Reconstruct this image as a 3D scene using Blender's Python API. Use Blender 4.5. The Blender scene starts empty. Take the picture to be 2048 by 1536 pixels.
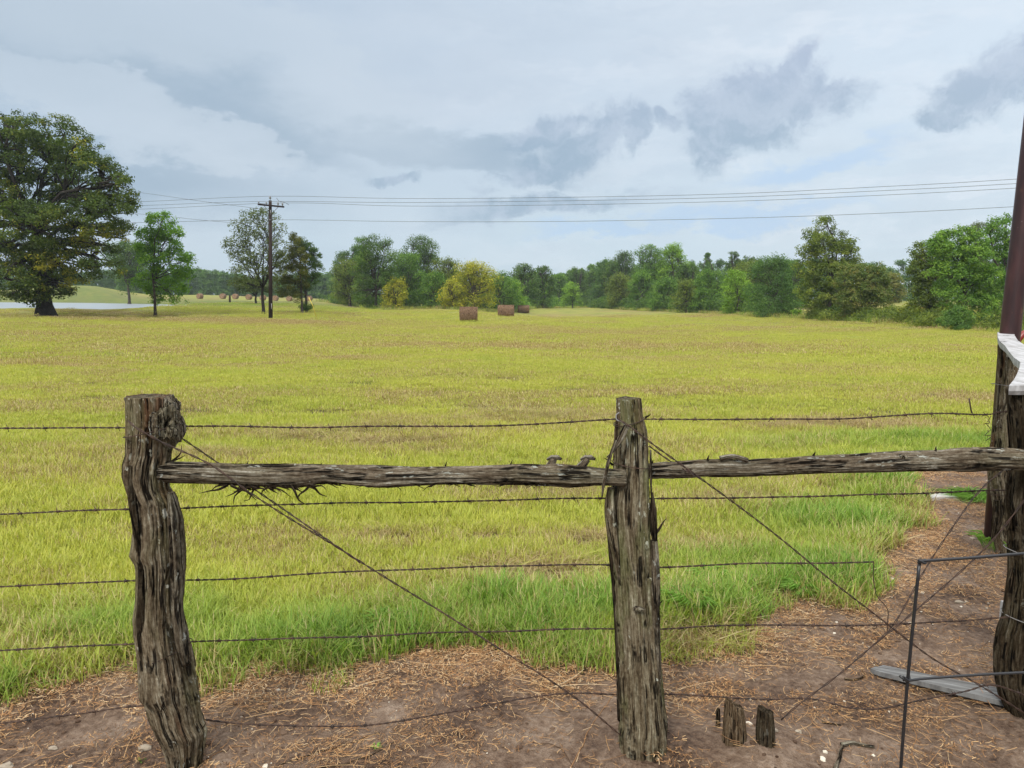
import bpy, math, random
import numpy as np
from mathutils import Vector, noise as mn

# ============================================================ camera, sky, sun
SC = bpy.context.scene
F = 1500.0; HZ = 170.0
TH = math.atan(HZ / F)
CAMZ = 1.6
cam_d = bpy.data.cameras.new('camera'); cam = bpy.data.objects.new('camera', cam_d)
SC.collection.objects.link(cam)
cam.location = (0, 0, CAMZ); cam.rotation_euler = (math.pi / 2 - TH, 0, 0)
cam_d.sensor_width = 36; cam_d.lens = 36 * F / 2048; cam_d.clip_start = 0.05; cam_d.clip_end = 9000
SC.camera = cam
SC.view_settings.view_transform = 'Standard'; SC.view_settings.look = 'None'
SC.view_settings.exposure = 0.12; SC.view_settings.gamma = 1.0
SUN_EL, SUN_AZ = math.radians(42), math.radians(-155)      # azimuth measured from +Y towards +X
sd = bpy.data.lights.new('sun', 'SUN'); sun = bpy.data.objects.new('sun', sd); SC.collection.objects.link(sun)
sd.energy = 2.5; sd.angle = math.radians(12); sd.color = (1.0, 0.96, 0.88)
sv = Vector((math.sin(SUN_AZ) * math.cos(SUN_EL), math.cos(SUN_AZ) * math.cos(SUN_EL), math.sin(SUN_EL)))
sun.rotation_euler = sv.to_track_quat('Z', 'Y').to_euler()
SKY_GAIN = 10.0


def ray(px, py):
    xc = (px - 1024) / F; yc = -(py - 768) / F
    s, c = math.sin(TH), math.cos(TH)
    return np.array([xc, yc * s + c, yc * c - s])


def P(px, py, Y):
    """the place seen at a photograph pixel, at a known distance Y"""
    d = ray(px, py); t = Y / d[1]
    return np.array([d[0] * t, Y, CAMZ + d[2] * t])


def G(px, py, z=0.0, b=0.0):
    """the place seen at a photograph pixel on the plane z = z + b*Y"""
    d = ray(px, py); t = (z - CAMZ) / (d[2] - b * d[1])
    return np.array([d[0] * t, d[1] * t, CAMZ + d[2] * t])


# ---- node helpers
class N:
    def __init__(s, tree): s.t = tree; s.L = tree.links
    def n(s, typ, **kw):
        nd = s.t.nodes.new(typ)
        for k, v in kw.items(): setattr(nd, k, v)
        return nd
    def put(s, sock, v):
        if isinstance(v, bpy.types.NodeSocket): s.L.new(v, sock)
        elif v is not None:
            if isinstance(v, tuple) and len(v) == 3 and sock.type == 'RGBA': v = v + (1,)
            sock.default_value = v
    def m(s, op, a, b=None, c=None, clamp=False):
        nd = s.n('ShaderNodeMath', operation=op, use_clamp=clamp)
        s.put(nd.inputs[0], a)
        if b is not None: s.put(nd.inputs[1], b)
        if c is not None: s.put(nd.inputs[2], c)
        return nd.outputs[0]
    def v(s, op, a, b=None, scale=None):
        nd = s.n('ShaderNodeVectorMath', operation=op)
        s.put(nd.inputs[0], a)
        if b is not None: s.put(nd.inputs[1], b)
        if scale is not None: s.put(nd.inputs['Scale'], scale)
        return nd.outputs['Value'] if op in ('DOT_PRODUCT', 'LENGTH', 'DISTANCE') else nd.outputs[0]
    def mix(s, f, a, b, mode='MIX'):
        nd = s.n('ShaderNodeMix', data_type='RGBA', blend_type=mode)
        s.put(nd.inputs[0], f); s.put(nd.inputs[6], a); s.put(nd.inputs[7], b)
        return nd.outputs[2]
    def noise(s, vec, scale, detail=4, rough=0.55, dist=0.0, col=False):
        nd = s.n('ShaderNodeTexNoise')
        if vec is not None: s.put(nd.inputs['Vector'], vec)
        nd.inputs['Scale'].default_value = scale; nd.inputs['Detail'].default_value = detail
        nd.inputs['Roughness'].default_value = rough; nd.inputs['Distortion'].default_value = dist
        return nd.outputs[1 if col else 0]
    def ss(s, x, lo, hi):
        nd = s.n('ShaderNodeMapRange', interpolation_type='SMOOTHSTEP')
        s.put(nd.inputs[0], x); s.put(nd.inputs[1], lo); s.put(nd.inputs[2], hi)
        return nd.outputs[0]
    def ramp(s, f, stops):
        nd = s.n('ShaderNodeValToRGB'); s.put(nd.inputs[0], f)
        e = nd.color_ramp.elements
        while len(e) < len(stops): e.new(0.5)
        for k, (p, c) in enumerate(stops): e[k].position = p; e[k].color = tuple(c) + (1,)
        return nd.outputs[0]
    def attr(s, name, typ='GEOMETRY', out='Fac'):
        return s.n('ShaderNodeAttribute', attribute_name=name, attribute_type=typ).outputs[out]


def srgb(r, g, b):
    return tuple(((c / 255) / 12.92 if c / 255 < 0.04045 else ((c / 255 + 0.055) / 1.055) ** 2.4) for c in (r, g, b))


# ---- world: daylight sky under broken cloud
W = bpy.data.worlds.new('World'); SC.world = W; W.use_nodes = True
w = N(W.node_tree); W.node_tree.nodes.clear()
sky = w.n('ShaderNodeTexSky', sky_type='NISHITA'); sky.sun_disc = False
sky.sun_elevation = SUN_EL; sky.sun_rotation = SUN_AZ
D = w.v('NORMALIZE', w.n('ShaderNodeTexCoord').outputs['Generated'])
sep = w.n('ShaderNodeSeparateXYZ'); w.put(sep.inputs[0], D)
EL = sep.outputs[2]
flat = w.v('MULTIPLY', D, (1.0, 1.0, 2.6))
wob = w.v('SUBTRACT', w.noise(flat, 9.0, 8, 0.62, col=True), (0.5, 0.5, 0.5))
wob2 = w.v('SUBTRACT', w.noise(flat, 2.6, 3, 0.5, col=True), (0.5, 0.5, 0.5))
wob3 = w.v('SUBTRACT', w.noise(flat, 34.0, 6, 0.65, col=True), (0.5, 0.5, 0.5))
Dw = w.v('ADD', w.v('ADD', w.v('ADD', D, w.v('SCALE', wob, scale=0.10)), w.v('SCALE', wob2, scale=0.05)), w.v('SCALE', wob3, scale=0.03))
big = w.noise(flat, 2.2, 5, 0.55)
str_ = w.noise(w.v('MULTIPLY', Dw, (1.6, 1.6, 13.0)), 2.0, 6, 0.6)
fine = w.noise(flat, 7.0, 7, 0.6)


iso = w.v('SUBTRACT', w.noise(D, 11.0, 8, 0.6, col=True), (0.5, 0.5, 0.5))
rag = w.noise(w.v('ADD', w.v('MULTIPLY', D, (1.0, 1.0, 1.25)), w.v('SCALE', iso, scale=0.10)), 22.0, 9, 0.66)
Ds = w.v('ADD', D, w.v('SCALE', iso, scale=0.085))


def blob(px, py, rx, ry, ang=0, soft=0.75, vec=None, ragged=0.0):
    d0 = ray(px, py); d0 /= np.linalg.norm(d0)
    c0 = np.array([d0[1], -d0[0], 0]); c0 /= np.linalg.norm(c0)
    u0 = np.cross(c0, d0)
    a = math.radians(ang)
    c1 = c0 * math.cos(a) + u0 * math.sin(a); u1 = -c0 * math.sin(a) + u0 * math.cos(a)
    o = w.v('SUBTRACT', vec or Dw, tuple(float(q) for q in d0))
    x = w.m('MULTIPLY', w.v('DOT_PRODUCT', o, tuple(float(q) for q in c1)), F / rx)
    y = w.m('MULTIPLY', w.v('DOT_PRODUCT', o, tuple(float(q) for q in u1)), F / ry)
    r = w.m('SQRT', w.m('ADD', w.m('MULTIPLY', x, x), w.m('MULTIPLY', y, y)))
    if ragged: r = w.m('ADD', r, w.m('MULTIPLY', w.m('SUBTRACT', rag, 0.5), ragged))
    return w.ss(r, 1.0 + soft * 0.5, 1.0 - soft * 0.5)


def union(bs):
    o = bs[0]
    for b in bs[1:]: o = w.m('MAXIMUM', o, b)
    return o


# base layer: pale overcast, greyer to the left, whiter to the right and near the horizon
lr = w.ss(sep.outputs[0], -0.45, 0.55)
base = w.mix(lr, srgb(177, 195, 214), srgb(212, 226, 239))
base = w.mix(w.m('MULTIPLY', w.ss(EL, 0.30, 0.0), 0.65), base, srgb(198, 218, 228))
base = w.mix(w.m('MULTIPLY', w.ss(big, 0.35, 0.70), 0.5), base, srgb(205, 215, 226))
base = w.mix(w.m('MULTIPLY', w.m('MULTIPLY', w.ss(str_, 0.45, 0.72), lr), 0.6), base, srgb(226, 234, 243))
base = w.mix(w.m('MULTIPLY', w.ss(fine, 0.45, 0.7), 0.22), base, srgb(178, 194, 212))
# blue gaps
blue = union([blob(1620, 325, 130, 22, 12, 1.2), blob(1480, 435, 190, 16, 2, 1.4), blob(1205, 452, 120, 14, 3, 1.4)])
base = w.mix(w.m('MULTIPLY', blue, 0.6), base, srgb(176, 205, 236))
# soft grey cloud bank, left and middle
bank = union([blob(800, 290, 330, 34, -6, 1.0), blob(560, 240, 150, 40, -30, 1.2), blob(230, 120, 200, 26, -10, 1.0), blob(420, 165, 230, 70, -22, 1.5), blob(150, 330, 330, 60, -4, 1.4), blob(60, 60, 260, 90, 0, 1.6)])
base = w.mix(w.m('MULTIPLY', bank, 0.8), base, srgb(156, 177, 196))
# paler cumulus heads
heads = union([blob(205, 200, 190, 60, -14, 0.4, None, 0.9), blob(385, 262, 120, 44, -20, 0.4, None, 0.9), blob(500, 290, 120, 34, -6, 0.4, None, 0.9), blob(620, 110, 120, 60, -40, 0.4, None, 0.9), blob(330, 45, 290, 75, 0, 1.0), blob(700, 215, 190, 70, -20, 1.2)])
base = w.mix(w.m('MULTIPLY', heads, 0.6), base, srgb(198, 211, 223))
# low dark scud
sc_l = [(1560, 188, 130, 46, -6), (1450, 225, 80, 62, 30), (1432, 300, 44, 52, 10), (1590, 125, 48, 26, 45), (1350, 240, 34, 18, -30), (1500, 245, 85, 46, 10), (1665, 180, 50, 22, -8),
        (1185, 285, 95, 42, 32), (1070, 345, 85, 22, 12), (1275, 255, 40, 24, 50), (1085, 265, 80, 26, 25), (1985, 170, 85, 48, 12), (1892, 228, 40, 18, 8), (800, 360, 40, 10, 10), (2150, 120, 120, 60, 10)]
scud = union([blob(*q, soft=0.75, vec=Ds, ragged=1.5) for q in sc_l] + [blob(1085, 405, 190, 20, 3, soft=1.3)])
inner = w.mix(w.ss(EL, 0.17, 0.32), srgb(150, 173, 194), srgb(172, 186, 209))
inner = w.mix(w.m('MULTIPLY', w.ss(rag, 0.40, 0.62), 0.5), inner, srgb(196, 208, 224))
base = w.mix(w.m('MULTIPLY', scud, 0.80), base, inner)
# an overcast sky is brighter and whiter overhead
base = w.mix(w.ss(EL, 0.36, 0.75), base, srgb(224, 224, 224))
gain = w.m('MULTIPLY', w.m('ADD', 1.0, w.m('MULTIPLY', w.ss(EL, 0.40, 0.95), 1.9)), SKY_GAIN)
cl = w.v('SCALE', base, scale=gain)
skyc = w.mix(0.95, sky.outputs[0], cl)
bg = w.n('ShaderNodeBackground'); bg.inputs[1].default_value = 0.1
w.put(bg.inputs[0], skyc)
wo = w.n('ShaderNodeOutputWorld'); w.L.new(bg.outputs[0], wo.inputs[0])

# ============================================================ object helpers
COL = SC.collection


def tag(o, label=None, cat=None, group=None, kind=None):
    if label: o['label'] = label
    if cat: o['category'] = cat
    if group: o['group'] = group
    if kind: o['kind'] = kind
    return o


def empty(name, loc, label, cat, group=None):
    o = bpy.data.objects.new(name, None); COL.objects.link(o)
    o.location = tuple(float(q) for q in loc); o.empty_display_size = 0.1
    return tag(o, label, cat, group)


def mesh_np(name, V, Fa, mat, parent=None, attrs=None, smooth=True, link=True):
    """V (n,3) array; Fa list of index tuples or (m,k) array; positions are world, made relative to the parent"""
    V = np.asarray(V, dtype=np.float32)
    if parent is not None: V = V - np.array(parent.location, dtype=np.float32)
    me = bpy.data.meshes.new(name)
    me.vertices.add(len(V)); me.vertices.foreach_set('co', V.ravel())
    if isinstance(Fa, np.ndarray):
        m, k = Fa.shape
        idx = Fa.astype(np.int32).ravel(); starts = np.arange(m, dtype=np.int32) * k; tot = np.full(m, k, dtype=np.int32)
    else:
        idx = np.array([i for f in Fa for i in f], dtype=np.int32)
        tot = np.array([len(f) for f in Fa], dtype=np.int32)
        starts = np.concatenate([[0], np.cumsum(tot)[:-1]]).astype(np.int32) if len(tot) else tot
    if len(tot):
        me.loops.add(len(idx)); me.loops.foreach_set('vertex_index', idx)
        me.polygons.add(len(tot)); me.polygons.foreach_set('loop_start', starts); me.polygons.foreach_set('loop_total', tot)
        me.polygons.foreach_set('use_smooth', np.full(len(tot), bool(smooth)))
    me.update(calc_edges=True)
    for an, (at, data) in (attrs or {}).items():
        a = me.attributes.new(an, at, 'POINT')
        a.data.foreach_set('vector' if at == 'FLOAT_VECTOR' else 'value', np.asarray(data, dtype=np.float32).ravel())
    if mat: me.materials.append(mat)
    o = bpy.data.objects.new(name, me)
    if link: COL.objects.link(o)
    if parent is not None: o.parent = parent
    return o


class MB:
    """collects shapes into one mesh"""
    def __init__(s): s.V = []; s.F = []; s.n = 0; s.W = []
    def add(s, V, Fa, W=None):
        V = np.asarray(V, dtype=float)
        s.V.append(V); s.F += [tuple(int(i) + s.n for i in f) for f in Fa]; s.n += len(V)
        s.W.append(np.asarray(W) if W is not None else V.copy())
    def tube(s, pts, rad, k=6, cap=True):
        pts = np.asarray(pts, dtype=float); n = len(pts)
        rad = np.broadcast_to(np.asarray(rad, dtype=float), (n,))
        T = np.gradient(pts, axis=0); T /= np.linalg.norm(T, axis=1)[:, None] + 1e-12
        up = np.array([0, 0, 1.0]) if abs(T[0][2]) < 0.9 else np.array([1.0, 0, 0])
        u = np.cross(T[0], up); u /= np.linalg.norm(u)
        V = np.zeros((n, k, 3)); Wc = np.zeros((n, k, 3)); s_ = 0
        a = np.arange(k) * 2 * math.pi / k
        for i in range(n):
            u = u - T[i] * np.dot(u, T[i]); u /= np.linalg.norm(u) + 1e-12
            v = np.cross(T[i], u)
            if i: s_ += np.linalg.norm(pts[i] - pts[i - 1])
            V[i] = pts[i] + rad[i] * (np.cos(a)[:, None] * u + np.sin(a)[:, None] * v)
            Wc[i, :, 0] = rad[i] * np.cos(a); Wc[i, :, 1] = rad[i] * np.sin(a); Wc[i, :, 2] = s_
        Fa = [(i * k + j, i * k + (j + 1) % k, (i + 1) * k + (j + 1) % k, (i + 1) * k + j) for i in range(n - 1) for j in range(k)]
        if cap: Fa += [tuple(range(k))[::-1], tuple((n - 1) * k + j for j in range(k))]
        s.add(V.reshape(-1, 3), Fa, Wc.reshape(-1, 3)); return s
    def box(s, c, size, ax=None):
        """ax: 3x3 rows = local axes"""
        ax = np.eye(3) if ax is None else np.asarray(ax, dtype=float)
        h = np.array(size) / 2
        L = np.array([(x, y, z) for x in (-1, 1) for y in (-1, 1) for z in (-1, 1)]) * h
        s.add(np.asarray(c) + L @ ax, [(0, 1, 3, 2), (4, 6, 7, 5), (0, 4, 5, 1), (2, 3, 7, 6), (0, 2, 6, 4), (1, 5, 7, 3)], L[:, [0, 1, 2]]); return s
    def build(s, name, mat, parent=None, smooth=True):
        V = np.concatenate(s.V)
        return mesh_np(name, V, s.F, mat, parent, {'wc': ('FLOAT_VECTOR', np.concatenate(s.W))}, smooth)


def crom(pts, step):
    """smooth curve through points, sampled about every step metres"""
    pts = np.asarray(pts, dtype=float)
    if len(pts) == 2: pts = np.array([pts[0], (pts[0] + pts[1]) / 2, pts[1]])
    p = np.vstack([2 * pts[0] - pts[1], pts, 2 * pts[-1] - pts[-2]]); out = []
    for i in range(1, len(p) - 2):
        n = max(1, int(np.linalg.norm(p[i + 1] - p[i]) / step))
        for t in np.arange(n) / n:
            out.append(0.5 * (2 * p[i] + (p[i + 1] - p[i - 1]) * t + (2 * p[i - 1] - 5 * p[i] + 4 * p[i + 1] - p[i + 2]) * t * t + (3 * p[i] - p[i - 1] - 3 * p[i + 1] + p[i + 2]) * t ** 3))
    out.append(p[-2]); return np.array(out)


# ---- numpy noise
_R = np.random.RandomState(11); _T = _R.rand(256, 256)


def vn(x, y):
    x = np.asarray(x, dtype=float); y = np.asarray(y, dtype=float)
    xi = np.floor(x).astype(int); yi = np.floor(y).astype(int); fx = x - xi; fy = y - yi
    fx = fx * fx * (3 - 2 * fx); fy = fy * fy * (3 - 2 * fy)
    a = _T[xi & 255, yi & 255]; b = _T[(xi + 1) & 255, yi & 255]; c = _T[xi & 255, (yi + 1) & 255]; d = _T[(xi + 1) & 255, (yi + 1) & 255]
    return (a * (1 - fx) + b * fx) * (1 - fy) + (c * (1 - fx) + d * fx) * fy


def fbm(x, y, o=4, g=0.5):
    s = 0; a = 1; t = 0
    for k in range(o):
        s = s + a * vn(x * 2 ** k + 17.3 * k, y * 2 ** k + 5.1 * k); t += a; a *= g
    return s / t


def sstep(x, a, b):
    t = np.clip((x - a) / (b - a), 0, 1); return t * t * (3 - 2 * t)


# ============================================================ terrain
ZW = 0.62
ctrl = []                                                     # (px, py, distance)
for q in [(937, 644, 72), (1012, 633.5, 91), (1047, 626.5, 140), (700, 640, 66), (850, 655, 50),
          (1990, 658, 54), (2200, 672, 46), (1750, 641, 72), (1600, 632, 92), (1400, 625, 123), (1200, 614, 200), (1120, 613, 260),
          (752, 618, 118), (900, 616.5, 125), (1040, 613, 170), (700, 610, 158),
          (95, 636, 60), (-200, 640, 60), (310, 634, 65), (541, 636, 62), (610, 625, 75), (500, 622, 75), (400, 622, 72),
          (460, 604, 110), (520, 606, 105), (400, 611, 90), (580, 603, 130), (640, 603, 170),
          (405, 597.5, 205), (500, 599.5, 205), (580, 602.5, 205), (400, 590, 260), (600, 596, 280), (300, 589, 280),
          (80, 604, 190), (-300, 604, 190), (300, 605, 180), (390, 604, 150),
          (190, 573, 240), (120, 574, 240), (270, 590, 240), (60, 580, 240), (-300, 580, 240),
          (1640, 612, 120), (1830, 607, 120), (2100, 612, 120), (1640, 611, 160), (1830, 603, 160), (1400, 607, 300), (1100, 607, 330), (850, 607, 300)]:
    p = P(*q); ctrl.append((p[0], p[1], p[2]))
for a in range(-180, 180, 20):
    for r in (2.5, 6, 12):
        ctrl.append((r * math.sin(math.radians(a)), r * math.cos(math.radians(a)), 0.0))
for a in (-45, -30, -15, 0, 15, 30, 45):
    ctrl.append((25 * math.sin(math.radians(a)), 25 * math.cos(math.radians(a)), -0.08 - 0.05 * (a > 5)))
    ctrl.append((600 * math.sin(math.radians(a)), 600 * math.cos(math.radians(a)), 1.0))
for a in (70, 100, 140, 180, -70, -100, -140):
    for r in (60, 600): ctrl.append((r * math.sin(math.radians(a)), r * math.cos(math.radians(a)), 0.2))
ctrl = np.array(ctrl)


def warp(x, y):
    r = np.sqrt(x * x + y * y) + 1e-6; a = np.arctan2(x, y); lr_ = np.log(r + 4.0)
    return np.stack([np.sin(a) * lr_ * 1.4, np.cos(a) * lr_ * 1.4], -1)


def _u(d2): return np.where(d2 > 1e-12, 0.5 * d2 * np.log(np.maximum(d2, 1e-12)), 0)


_A = warp(ctrl[:, 0], ctrl[:, 1]); _n = len(_A)
_K = _u(((_A[:, None] - _A[None]) ** 2).sum(-1)) + np.eye(_n) * 0.0015
_Pm = np.hstack([np.ones((_n, 1)), _A])
_M = np.vstack([np.hstack([_K, _Pm]), np.hstack([_Pm.T, np.zeros((3, 3))])])
_sol = np.linalg.solve(_M, np.concatenate([ctrl[:, 2], np.zeros(3)]))
# pond outline
pond = np.array([G(px, py, ZW)[:2] for px, py in [(-500, 617), (-100, 616.5), (0, 617), (60, 616), (110, 618), (200, 619.3), (260, 618), (330, 614.5), (392, 611.6), (385, 610), (300, 608), (200, 606), (100, 605), (0, 604.5), (-500, 604.5)]])


def poly_sd(x, y, poly):
    """signed distance to a polygon, negative inside"""
    x = np.asarray(x, float); y = np.asarray(y, float)
    d = np.full(x.shape, 1e9); ins = np.zeros(x.shape, dtype=bool)
    for i in range(len(poly)):
        a = poly[i]; b = poly[(i + 1) % len(poly)]; e = b - a
        t = np.clip(((x - a[0]) * e[0] + (y - a[1]) * e[1]) / (e @ e), 0, 1)
        d = np.minimum(d, np.hypot(x - a[0] - t * e[0], y - a[1] - t * e[1]))
        c = (a[1] > y) != (b[1] > y)
        with np.errstate(divide='ignore', invalid='ignore'):
            xs = a[0] + (y - a[1]) * e[0] / (e[1] if e[1] != 0 else 1e-9)
        ins ^= c & (x < xs)
    return np.where(ins, -d, d)


dirt_px = [(-900, 1560), (-300, 1420), (0, 1385), (150, 1350), (280, 1335), (400, 1375), (560, 1345), (650, 1352), (720, 1335), (860, 1295), (1000, 1275), (1080, 1330), (1230, 1335), (1330, 1290), (1450, 1280),
           (1540, 1250), (1590, 1205), (1690, 1200), (1745, 1150), (1750, 1110), (1805, 1070), (1830, 1030), (1822, 990), (1780, 965), (1850, 938), (2048, 922), (2300, 905), (3600, 880)]
dirt_poly = np.array([G(*q)[:2] for q in dirt_px] + [(25, -20), (-25, -20)])
spots = [(1070, 1160, .5, .28, .9), (800, 885, 1.1, .35, .7), (1180, 1085, .35, .2, .7), (1480, 1010, .7, .35, .7), (1700, 855, 1.6, .5, 1), (860, 905, .8, .3, .6), (1320, 785, 1.8, .6, .8), (1280, 880, .9, .3, .5),
         (1950, 800, 1.5, .8, .8), (520, 725, 1.2, .5, .8), (90, 725, 2.0, .6, .9), (300, 1080, .4, .2, .5), (560, 1080, .35, .2, .5), (1400, 1100, .5, .22, .8), (100, 950, 1.2, .4, .5), (780, 1080, .2, .12, .9), (985, 1080, .3, .12, .8)]
spots_w = [(G(a, b)[0], G(a, b)[1], c, d, s) for a, b, c, d, s in spots]
mid_spots = [(1050, 692, 11, 2.2, .8), (1450, 695, 7, 1.6, .6), (250, 665, 16, 3.0, .35), (300, 645, 22, 3.5, .9), (560, 642, 10, 2.5, .7), (1300, 720, 3, 1.2, .6), (710, 720, 1.5, .8, .8), (1700, 745, 5, 2, .4), (860, 760, 3, 1.5, .4), (90, 680, 10, 3, .4)]
mid_w = [(G(a, b, -0.1)[0], G(a, b, -0.1)[1], c, d, s) for a, b, c, d, s in mid_spots]


def dirt_f(x, y):
    sdv = poly_sd(x, y, dirt_poly) + (fbm(x * 2.2, y * 2.2, 4) - 0.5) * 0.55
    out = sstep(sdv, 0.07, -0.10)
    nz = fbm(x * 9 + 3, y * 9, 3)
    for q, a, b in (((780, 1085), .20, .11), ((985, 1078), .34, .12), ((560, 1080), .14, .08), ((1450, 968), .45, .12), ((1110, 1160), .26, .10), ((1180, 1090), .2, .09), ((700, 960), .4, .12), ((1000, 985), .5, .12), ((1250, 785), .9, .3), ((90, 725), .8, .35)):
        X, Y = G(*q)[:2]
        out = np.maximum(out, 0.95 * sstep(np.exp(-(((x - X) / a) ** 2 + ((y - Y) / b) ** 2)) * (0.4 + 1.2 * nz), 0.35, 0.75))
    return out


def dry_f(x, y):
    r = np.hypot(x, y); q = 1.0 / (1 + r / 30.0)
    n1 = fbm(x * 0.9 * q + 31, y * 2.4 * q + 7, 5, 0.6); n2 = fbm(x * 0.12 + 3, y * 0.2 + 9, 3)
    d = sstep(n1 * 0.65 + n2 * 0.35, 0.42, 0.68) * 0.52
    for X, Y, a, b, s in spots_w + mid_w:
        d = np.maximum(d, s * np.exp(-(((x - X) / a) ** 2 + ((y - Y) / b) ** 2)) * (0.6 + 0.8 * n1))
    rows = np.sin((y + 0.0035 * x * x + 2.5 * fbm(x * 0.03, y * 0.03, 2)) * 1.5) * 0.5 + 0.5
    d = d + 0.38 * rows * sstep(r, 14, 34) * n2
    # dry rim along the bare earth
    rim = np.exp(-(poly_sd(x, y, dirt_poly) / 0.16) ** 2)
    d = np.maximum(d, rim * 1.1 * fbm(x * 3 + 4, y * 3, 3))
    return np.clip(d * (1 - 0.7 * lush_f(x, y) * (r < 15)), 0, 1)


def lush_f(x, y):
    sdv = poly_sd(x, y, dirt_poly)
    l = sstep(sdv, 1.15, 0.25) * (0.50 + 1.3 * (fbm(x * 1.6 + 50, y * 2.2, 4) - 0.38))
    X, Y = G(1900, 890)[:2]
    l = np.maximum(l, 0.9 * np.exp(-(((x - X) / 2.2) ** 2 + ((y - Y) / 0.55) ** 2)))
    for q, a_, b_ in (((1690, 1050), 0.75, 0.65), ((1500, 1130), 0.7, 0.35), ((1150, 1230), 1.2, 0.25), ((700, 1290), 0.9, 0.22), ((1790, 1000), .5, .4)):
        X, Y = G(*q)[:2]
        l = np.maximum(l, 1.0 * np.exp(-(((x - X) / a_) ** 2 + ((y - Y) / b_) ** 2)))
    # greener banks by the pond
    l = np.maximum(l, 0.75 * sstep(poly_sd(x, y, pond), 40, 2) * (y > 84) * (x < -20))
    X, Y, _ = P(390, 605, 95)
    l = np.maximum(l, 0.8 * np.exp(-(((x - X) / 14) ** 2 + ((y - Y) / 14) ** 2)))
    return np.clip(l * (0.55 + 0.75 * fbm(x * 2.4 + 8, y * 3.6, 3)), 0, 1)


def H(x, y):
    x = np.asarray(x, float); y = np.asarray(y, float); sh = x.shape
    q = warp(x.ravel(), y.ravel()); out = np.zeros(len(q))
    for i in range(0, len(q), 20000):
        s = q[i:i + 20000]
        out[i:i + 20000] = _u(((s[:, None] - _A[None]) ** 2).sum(-1)) @ _sol[:_n] + _sol[_n] + s @ _sol[_n + 1:]
    out = out.reshape(sh); r = np.hypot(x, y)
    out = out * sstep(r, 8, 16)
    sdp = poly_sd(x, y, pond)
    bank = ZW + np.clip(sdp, -6, 12) * 0.06 + 0.05
    k = sstep(sdp, 10, 0)
    out = out * (1 - k) + np.minimum(bank, np.where(sdp > 0, np.maximum(out, ZW + 0.05), bank)) * k
    near = sstep(r, 30, 6)
    dm = dirt_f(x, y)
    out = out + near * ((fbm(x * 1.1, y * 1.1, 3) - 0.5) * 0.07 + (fbm(x * 7, y * 7, 4) - 0.5) * 0.034 * dm + (fbm(x * 22, y * 22, 2) - 0.5) * 0.012 * dm) + near * (1 - dm) * 0.015
    out = out + sstep(r, 10, 40) * (fbm(x * 0.15, y * 0.15, 3) - 0.5) * 0.16
    for X, Y in mounds: out = out + 0.035 * np.exp(-(((x - X) ** 2 + (y - Y) ** 2) / 0.035))
    return out


mounds = [G(1288, 1485)[:2], G(1475, 1500)[:2], G(1530, 1505)[:2], G(2055, 1470)[:2]]


def H1(x, y): return float(H(np.array([x]), np.array([y]))[0])


ang = np.radians(np.concatenate([np.arange(-180, -52, 4.0), np.arange(-52, 52, 0.22), np.arange(52, 180, 4.0)]))
rr = [0.4]
while rr[-1] < 4000: rr.append(rr[-1] * (1.013 if rr[-1] < 12 else 1.018 if rr[-1] < 330 else 1.08))
rr = np.array(rr)
AA, RR = np.meshgrid(ang, rr); GX = RR * np.sin(AA); GY = RR * np.cos(AA)
GZ = H(GX, GY)
na, nr = len(ang), len(rr)
i0 = (np.arange(nr - 1)[:, None] * na + np.arange(na)[None]).ravel(); i1 = (np.arange(nr - 1)[:, None] * na + (np.arange(na)[None] + 1) % na).ravel()
Fq = np.stack([i0, i1, i1 + na, i0 + na], -1)[:, ::-1]
V = np.stack([GX.ravel(), GY.ravel(), GZ.ravel()], -1)
dirtA = dirt_f(GX, GY).ravel(); dryA = dry_f(GX, GY).ravel(); lushA = lush_f(GX, GY).ravel()

# ============================================================ materials
def new_mat(name):
    m = bpy.data.materials.new(name); m.use_nodes = True; m.node_tree.nodes.clear()
    k = N(m.node_tree); out = k.n('ShaderNodeOutputMaterial'); return m, k, out


def principled(k, out, col, rough=0.8, spec=0.3, bump=None, bstr=0.5, bdist=0.01, metal=0.0):
    b = k.n('ShaderNodeBsdfPrincipled'); k.put(b.inputs['Base Color'], col); k.put(b.inputs['Roughness'], rough)
    b.inputs['Specular IOR Level'].default_value = spec; k.put(b.inputs['Metallic'], metal)
    if bump is not None:
        bn = k.n('ShaderNodeBump'); bn.inputs['Strength'].default_value = bstr; bn.inputs['Distance'].default_value = bdist
        k.put(bn.inputs['Height'], bump); k.L.new(bn.outputs[0], b.inputs['Normal'])
    k.L.new(b.outputs[0], out.inputs[0]); return b


GREEN = (0.280, 0.355, 0.052); YEL = (0.570, 0.550, 0.108); LUSH = (0.120, 0.260, 0.030); TAN = (0.46, 0.33, 0.13)
# ground
gm, k, out = new_mat('ground_soil_and_turf')
pos = k.n('ShaderNodeNewGeometry').outputs['Position']
n1 = k.noise(pos, 3.0, 6, 0.6); n2 = k.noise(pos, 38.0, 5, 0.65); n3 = k.noise(pos, 160.0, 3, 0.7)
dcol = k.ramp(k.m('ADD', k.m('MULTIPLY', n1, 0.55), k.m('MULTIPLY', n2, 0.45)), [(0.36, (0.048, 0.026, 0.016)), (0.45, (0.125, 0.077, 0.049)), (0.54, (0.210, 0.142, 0.096)), (0.66, (0.34, 0.255, 0.188))])
dcol = k.mix(k.m('MULTIPLY', k.ss(n3, 0.60, 0.70), 0.5), dcol, (0.33, 0.26, 0.19))
turf = k.mix(k.attr('dry'), k.mix(k.ss(k.noise(pos, 0.5, 5, 0.6), 0.35, 0.7), GREEN, YEL), TAN)
turf = k.mix(k.attr('lush'), turf, k.mix(k.ss(k.v('LENGTH', pos), 30.0, 90.0), LUSH, (0.135, 0.205, 0.045)))
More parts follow.
